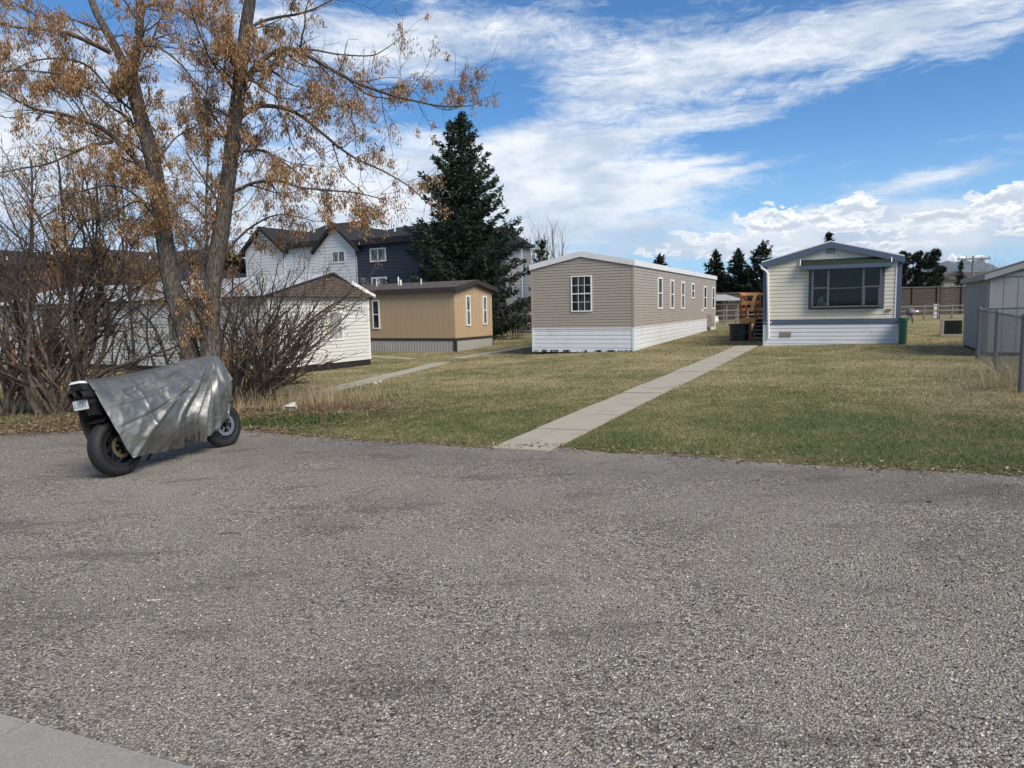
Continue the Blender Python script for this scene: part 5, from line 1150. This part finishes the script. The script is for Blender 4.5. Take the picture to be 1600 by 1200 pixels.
gl={'I':[(.5,0,.5,1)],'L':[(.1,1,.1,0),(.1,0,.9,0)],'C':[(.9,1,.1,1),(.1,1,.1,0),(.1,0,.9,0)],'H':[(.1,0,.1,1),(.9,0,.9,1),(.1,.5,.9,.5)],'7':[(.1,1,.9,1),(.9,1,.4,0)]}
for i,ch in enumerate('LICH7'):
    for (x0,y0,x1,y1) in gl[ch]: seg(-.06+i*.025+x0*.017,-.024+y0*.045,-.06+i*.025+x1*.017,-.024+y1*.045)
b.build('plate_marks',M('plate_blue',(.16,.24,.27),.5),t,part_of=po)
# swingarm, engine mass, fork, belly, side stand
b=MB(); b.beam(bk(0,.11,.318),bk(.55,.1,.42),.04,.07,up=SR); b.beam(bk(0,-.11,.318),bk(.55,-.1,.42),.04,.07,up=SR); b.build('swingarm',MT['darkmetal'],t)
b=MB(); hexpts(b,[(.45,-.14,.22),(1.0,-.12,.2),(1.0,.12,.2),(.45,.14,.22)],[(.35,-.1,.66),(1.1,-.1,.7),(1.1,.1,.7),(.35,.1,.66)]); b.build('engine',MT['black'],t)
b=MB(); 
for r_ in (-.09,.09): b.tube([bk(WB,r_,.298),bk(WB-.25,r_*.8,.85)],[.03,.026],8)
b.build('fork',MT['darkmetal'],t)
b=MB(); b.tube([bk(.7,-.14,.25),Rg+D_*.72-SD*.38+Vector((0,0,.01))],.014,6); b.build('side_stand',MT['darkmetal'],t)
b=MB(); hexpts(b,[(WB-.17,-.055,.60),(WB+.22,-.05,.53),(WB+.22,.05,.53),(WB-.17,.055,.60)],[(WB-.17,-.055,.63),(WB+.2,-.05,.56),(WB+.2,.05,.56),(WB-.17,.055,.63)]); b.build('front_mudguard',MT['black'],t)
b=MB(); b.tube([bk(WB-.38,-.2,.9),bk(WB-.33,0,.95),bk(WB-.38,.2,.9)],.014,6); b.build('handlebar',MT['darkmetal'],t)
# tarp
ctl=[[(136,594,.07),(159,633,.17),(184,677,.22),(208,716,.24)],
     [(186,587,.06),(206,628,.22),(220,672,.27),(236,708,.13)],
     [(240,577,.05),(252,618,.25),(258,668,.29),(272,702,.09)],
     [(292,563,.05),(296,606,.28),(292,650,.29),(299,691,.10)],
     [(331,556,.03),(330,600,.26),(322,648,.25),(320,687,.17)],
     [(345,562,.0),(350,598,.17),(350,632,.16),(341,667,.14)],
     [(359,592,-.03),(362,606,.03),(360,630,.06),(357,652,.08)]]
CT=[[Vector(bpx(*p)) for p in col] for col in ctl]
for col in CT: print([tuple(round(x,2) for x in p) for p in col])
def cr_(P,t_):
    n=len(P)-1; i=min(int(t_),n-1); t_-=i; a=P[max(i-1,0)];b_=P[i];c=P[i+1];d=P[min(i+2,n)]
    return .5*((2*b_)+(c-a)*t_+(2*a-5*b_+4*c-d)*t_*t_+(3*b_-a-3*c+d)*t_**3)
def surf(cx,ty): return cr_([cr_(col,ty*3) for col in CT],cx)
def crease(cx,ty,p,q,wd):
    ax_,ay=p;bx_,by=q; kx=.36; X_=(cx-ax_)*kx;Y_=ty-ay;dx=(bx_-ax_)*kx;dy=by-ay;l2=dx*dx+dy*dy; u_=max(0,min(1,(X_*dx+Y_*dy)/l2)); ds=((X_*dy-Y_*dx))/math.sqrt(l2); e=math.hypot(X_-u_*dx,Y_-u_*dy)
    fade=min(1,u_*5)*(.45+.55*u_); return fade,ds if abs(ds)>1e-6 else 1e-6,e
folds=[((4,0),(3.15,1.02),.05,.032),((4,0),(3.55,1.02),.04,-.03),((4,0),(3.85,1.0),.045,.036),((4,0),(4.25,1.),.05,-.03),((4,0),(4.8,.95),.05,.034),((4,0),(2.65,1.0),.06,-.028),
       ((4.0,.0),(2.0,.97),.045,.022),((3.9,.05),(.1,1.0),.05,.02),((.1,.35),(2.9,.25),.028,.012),((.15,.62),(3.0,.36),.026,-.014),((1.2,.05),(1.8,.75),.03,.006),((3.8,.02),(1.0,.22),.05,-.02),((4.1,.0),(5.6,.6),.05,.03),((4.9,.2),(5.8,.85),.05,-.025)]
NX,NY=200,110; V=[];Fc=[]
def tarp_pt(cx,ty,side):
    p=surf(cx,ty); e=.01; tx=surf(min(cx+e,6),ty)-surf(max(cx-e,0),ty); tyv=surf(cx,min(ty+e,1))-surf(cx,max(ty-e,0)); n=tx.cross(tyv)
    n=n.normalized() if n.length>1e-9 else Vector((0,1,0)); n=n if n.y>0 else -n
    d=0
    for f0,f1,wd,am_ in folds:
        fd,ds,e_=crease(cx,ty,f0,f1,wd); d+=1.7*am_*fd*max(0,1-e_/wd)**1.2
    s_=noise.noise(Vector((p.x*5+p.z*3,p.z*4-p.x*2,side*7))); rdg=1-abs(noise.noise(Vector((p.x*4.2-p.z*3.2,p.z*2.2+p.x*1.6,side*3+4))))*2.2
    rd2=1-abs(noise.noise(Vector((p.x*9+p.z*5,p.z*10-p.x*6,side*3+9))))*2.4
    d+=.010*s_+.011*rdg+.0025*rd2
    env=min(1,ty*5+.15)
    q=p+n*(d*env)
    return q
for sd_ in (1,-1):
    base_i=len(V)
    for i in range(NX+1):
        for j in range(NY+1):
            cx=6*i/NX; ty=j/NY; wob=.0
            q=tarp_pt(cx,ty,sd_)
            if j==0 : q=Vector((q.x,0.0,q.z+.004))
            elif q.y<.0 and sd_==1: pass
            r_=q.y if sd_==1 else -q.y
            if j>0 and j<6: r_*=j/6*.6+.4
            hw=q.z+ (.014*noise.noise(Vector((q.x*7,j*.0,5*sd_)))*(j/NY))
            V.append(tuple(bk(q.x,r_,hw)))
    for i in range(NX):
        for j in range(NY):
            a=base_i+i*(NY+1)+j; fq=(a,a+1,a+NY+2,a+NY+1); Fc.append(fq if sd_==1 else fq[::-1])
o=npmesh('tarpaulin',np.array(V),np.array(Fc),MT['tarp'],loc=tuple(bk(.7,0,.9)),smooth=True)
tag(o,'crumpled silver-grey tarpaulin draped over the parked motorcycle','tarpaulin')
bm_=None
md=o.modifiers.new('weld','WELD'); md.merge_threshold=.0005
md=o.modifiers.new('thick','SOLIDIFY'); md.thickness=.002; md.offset=0
gq=bpx(145.5,608.5,.12); b=MB(); b.disc(bk(gq[0],gq[1]+.03,gq[2]),SR,.006,.016,.004,14); g_=b.build('grommet',MT['alloy']); g_.data.transform(Matrix.Translation(-o.location)); g_.parent=o
# ------------------------------------------------------------------ sun + sky
SUN_AZ=R(140); SUN_EL=R(43)      # azimuth from +Y towards +X
sd=Vector((math.sin(SUN_AZ)*math.cos(SUN_EL),math.cos(SUN_AZ)*math.cos(SUN_EL),math.sin(SUN_EL)))
sun=bpy.data.lights.new('sun','SUN'); sun.energy=3.0; sun.angle=R(34); sun.color=(1,.91,.79)
so=bpy.data.objects.new('sun',sun); C.objects.link(so); so.rotation_euler=sd.to_track_quat('Z','Y').to_euler(); so.location=(20,-20,30)
wd_=bpy.data.worlds.new('World'); bpy.context.scene.world=wd_; wd_.use_nodes=True; h=NT(wd_.node_tree); bg=wd_.node_tree.nodes['Background']
sky=h.n('ShaderNodeTexSky',sky_type='NISHITA'); sky.sun_disc=False; sky.sun_elevation=SUN_EL; sky.sun_rotation=SUN_AZ; sky.altitude=1400; sky.air_density=1.0; sky.dust_density=.3; sky.ozone_density=2.5
tc=h.n('ShaderNodeTexCoord').outputs['Generated']; sx=h.n('ShaderNodeSeparateXYZ'); h.put(sx.inputs[0],h.vm('NORMALIZE',tc).outputs[0])
az=h.m('MULTIPLY',h.m('ARCTAN2',sx.outputs[0],sx.outputs[1]),180/math.pi); el=h.m('MULTIPLY',h.m('ARCSINE',sx.outputs[2]),180/math.pi)
cv=h.n('ShaderNodeCombineXYZ'); h.put(cv.inputs[0],az); h.put(cv.inputs[1],el); AE=cv.outputs[0]
def azel(px,py):
    d=ray(px,py).normalized(); return math.degrees(math.atan2(d.x,d.y)),math.degrees(math.asin(d.z))
# warp for ragged edges
wn=h.noise(h.vm('MULTIPLY',AE,(.045,.1,1)).outputs[0],1.0,5,.6,out=1); wv=h.vm('SCALE',h.vm('SUBTRACT',wn,(.5,.5,.5)).outputs[0],sc=9.0).outputs[0]; wv=h.vm('MULTIPLY',wv,(1,.55,0)).outputs[0]; AW=h.vm('ADD',AE,wv).outputs[0]
def blob(px,py,rx,ry,rot,amp):
    a,e=azel(px,py); k=.0517*math.cos(R(a))**1.6
    mp=h.n('ShaderNodeMapping',vector_type='TEXTURE'); h.put(mp.inputs[0],AW); mp.inputs[1].default_value=(a,e,0); mp.inputs[2].default_value=(0,0,R(rot)); mp.inputs[3].default_value=(rx*k,ry*k,1)
    sxx=h.vm('LENGTH',mp.outputs[0]).outputs['Value']; return h.ss(sxx,1.25,.1,0,amp)
blobs=[(700,70,330,55,-3,.9),(620,330,330,130,10,.95),(900,270,270,80,0,.8),(1010,300,260,50,6,.65),(300,200,420,260,0,.62),(0,300,300,200,0,.5),(850,190,170,70,20,.38),
 (1000,110,230,90,32,.42),(1250,60,330,58,8,.85),(1500,35,260,60,2,.85),(1080,190,230,30,10,.6),(1330,110,130,25,18,.35),(900,0,120,40,0,.3),
 (1150,372,420,46,0,.85),(1450,365,380,60,0,.95),(760,360,420,70,0,.5),(1400,300,240,24,10,.4),(1480,230,50,9,4,.5),(1130,278,170,10,9,.45),(1090,262,160,8,9,.4),(1480,272,150,18,14,.35),(-300,150,500,400,0,.7),(2200,200,500,250,0,.6),(500,-300,600,200,10,.6),(1600,-350,600,180,5,.6),
 (760,150,110,60,5,-.55),(1330,205,330,60,4,-.55),(1560,140,200,50,0,-.4),(560,18,110,22,-10,-.5),(200,30,170,60,0,-.25),(1060,405,120,16,0,-.35),(640,-5,160,18,0,-.35)]
cov=None
for q in blobs:
    v=blob(*q); cov=v if cov is None else h.m('ADD',cov,v)
# rear hemisphere default cover
mp=h.n('ShaderNodeMapping',vector_type='POINT'); h.put(mp.inputs[0],AE); mp.inputs[2].default_value=(0,0,R(-9)); mp.inputs[3].default_value=(.05,.22,1)
st1=h.noise(mp.outputs[0],1.0,9,.62,.6); mp2=h.n('ShaderNodeMapping',vector_type='POINT'); h.put(mp2.inputs[0],AE); mp2.inputs[2].default_value=(0,0,R(-24)); mp2.inputs[3].default_value=(.10,.85,1); st2=h.noise(mp2.outputs[0],1.0,8,.65,.4)
mp3=h.n('ShaderNodeMapping',vector_type='POINT'); wq=h.vm('ADD',AE,h.vm('SCALE',h.noise(h.vm('MULTIPLY',AE,(.09,.16,1)).outputs[0],1.0,4,.6,out=1),sc=7.0).outputs[0]).outputs[0]; h.put(mp3.inputs[0],wq); mp3.inputs[2].default_value=(0,0,R(-20)); mp3.inputs[3].default_value=(.22,1.5,1); st3=h.noise(mp3.outputs[0],1.0,8,.68,.5)
fl=h.noise(h.vm('MULTIPLY',AE,(.9,1.5,1)).outputs[0],1.0,6,.7,.6)
st2=h.m('ADD',st2,h.m('ADD',h.m('MULTIPLY',h.m('SUBTRACT',st3,.5),1.15),h.m('MULTIPLY',h.m('SUBTRACT',fl,.5),.35)))
ns=h.m('ADD',h.m('MULTIPLY',h.m('SUBTRACT',st1,.5),1.0),h.m('MULTIPLY',h.m('SUBTRACT',st2,.5),1.15))
behind=h.m('MULTIPLY',h.ss(h.m('ABSOLUTE',az),50,75),.45)
rawc=h.m('ADD',h.m('ADD',cov,behind),ns); cir=h.ss(rawc,.08,1.22)
cir=h.m('POWER',cir,.85)
# cumulus near the horizon, right
sep=h.n('ShaderNodeSeparateXYZ'); h.put(sep.inputs[0],AE)
def cumn(off):
    v=h.vm('ADD',AE,(0,off,0)).outputs[0]; v=h.vm('MULTIPLY',v,(.55,1.1,1)).outputs[0]; return h.noise(v,1.0,9,.60,.2)
c1=cumn(0); c2=cumn(-.34)
top=None
def band(px,py,rx,ry,amp):
    a,e=azel(px,py); k=.0517*math.cos(R(a))**1.6
    mp=h.n('ShaderNodeMapping',vector_type='TEXTURE'); h.put(mp.inputs[0],AE); mp.inputs[1].default_value=(a,e,0); mp.inputs[3].default_value=(rx*k,ry*k,1)
    return h.ss(h.vm('LENGTH',mp.outputs[0]).outputs['Value'],1.15,.3,0,amp)
bs=None
for q in [(1215,345,80,34,.6),(1340,318,38,22,.75),(1310,342,110,28,.6),(1100,372,90,18,.4),(1440,350,130,26,.5),(1570,315,70,36,.75),(1480,345,90,24,.55),(1040,395,100,12,.3),(1300,390,200,14,.35),(1600,350,80,25,.4),(1150,395,120,16,.3)]:
    v=band(*q); bs=v if bs is None else h.m('MAXIMUM',bs,v)
cm=h.m('ADD',bs,h.m('MULTIPLY',h.m('SUBTRACT',c1,.5),2.3)); cum=h.m('MULTIPLY',h.ss(cm,.25,.41),h.ss(bs,.02,.15))
shade=h.ss(h.m('SUBTRACT',c1,c2),-.12,.09,0,1); shade=h.m('MULTIPLY',shade,h.ss(cm,.3,.75,.35,1))
skyc=h.vm('MULTIPLY',sky.outputs[0],(.36,.69,.91)).outputs[0]
hz=h.ss(el,15,0,0,.55); skyc=h.mix(hz,skyc,(3.0,4.7,6.6))
cirshade=h.noise(h.vm('MULTIPLY',AE,(.11,.3,1)).outputs[0],1.0,5,.6)
circ=h.mix(h.m('MULTIPLY',h.ss(cirshade,.35,.62),h.ss(el,1,9,.35,1)),(3.7,4.3,5.1),(6.5,6.65,6.8))
col=h.mix(h.m('MULTIPLY',cir,.93),skyc,circ)
cumc=h.mix(shade,(7.6,7.6,7.5),(4.1,4.5,5.1)); col=h.mix(h.m('MULTIPLY',cum,.9),col,cumc)
col=h.mix(h.ss(el,0,-3),col,(1.5,1.5,1.4))
h.put(bg.inputs[0],col); bg.inputs[1].default_value=.1
sc_=bpy.context.scene; sc_.view_settings.view_transform='Standard'; sc_.view_settings.look='None'; sc_.view_settings.exposure=0.72; sc_.view_settings.gamma=1
sc_.render.engine='CYCLES'; sc_.cycles.use_denoising=True; sc_.cycles.max_bounces=6; sc_.cycles.transparent_max_bounces=8

# ------------------------------------------------------------------ air
b=MB(); e=13000; b.hexa([(-e,-e,-60),(e,-e,-60),(e,e,-60),(-e,e,-60),(-e,-e,900),(e,-e,900),(e,e,900),(-e,e,900)])
hm=bpy.data.materials.new('haze'); hm.use_nodes=True; nt=hm.node_tree; nt.nodes.remove(nt.nodes['Principled BSDF']); v=nt.nodes.new('ShaderNodeVolumePrincipled'); v.inputs['Color'].default_value=(.72,.82,.95,1); v.inputs['Density'].default_value=3.2e-5; nt.links.new(v.outputs[0],nt.nodes['Material Output'].inputs['Volume'])
tag(b.build('haze',hm),kind='stuff',label='thin pale blue air that fades the far hills',cat='haze')
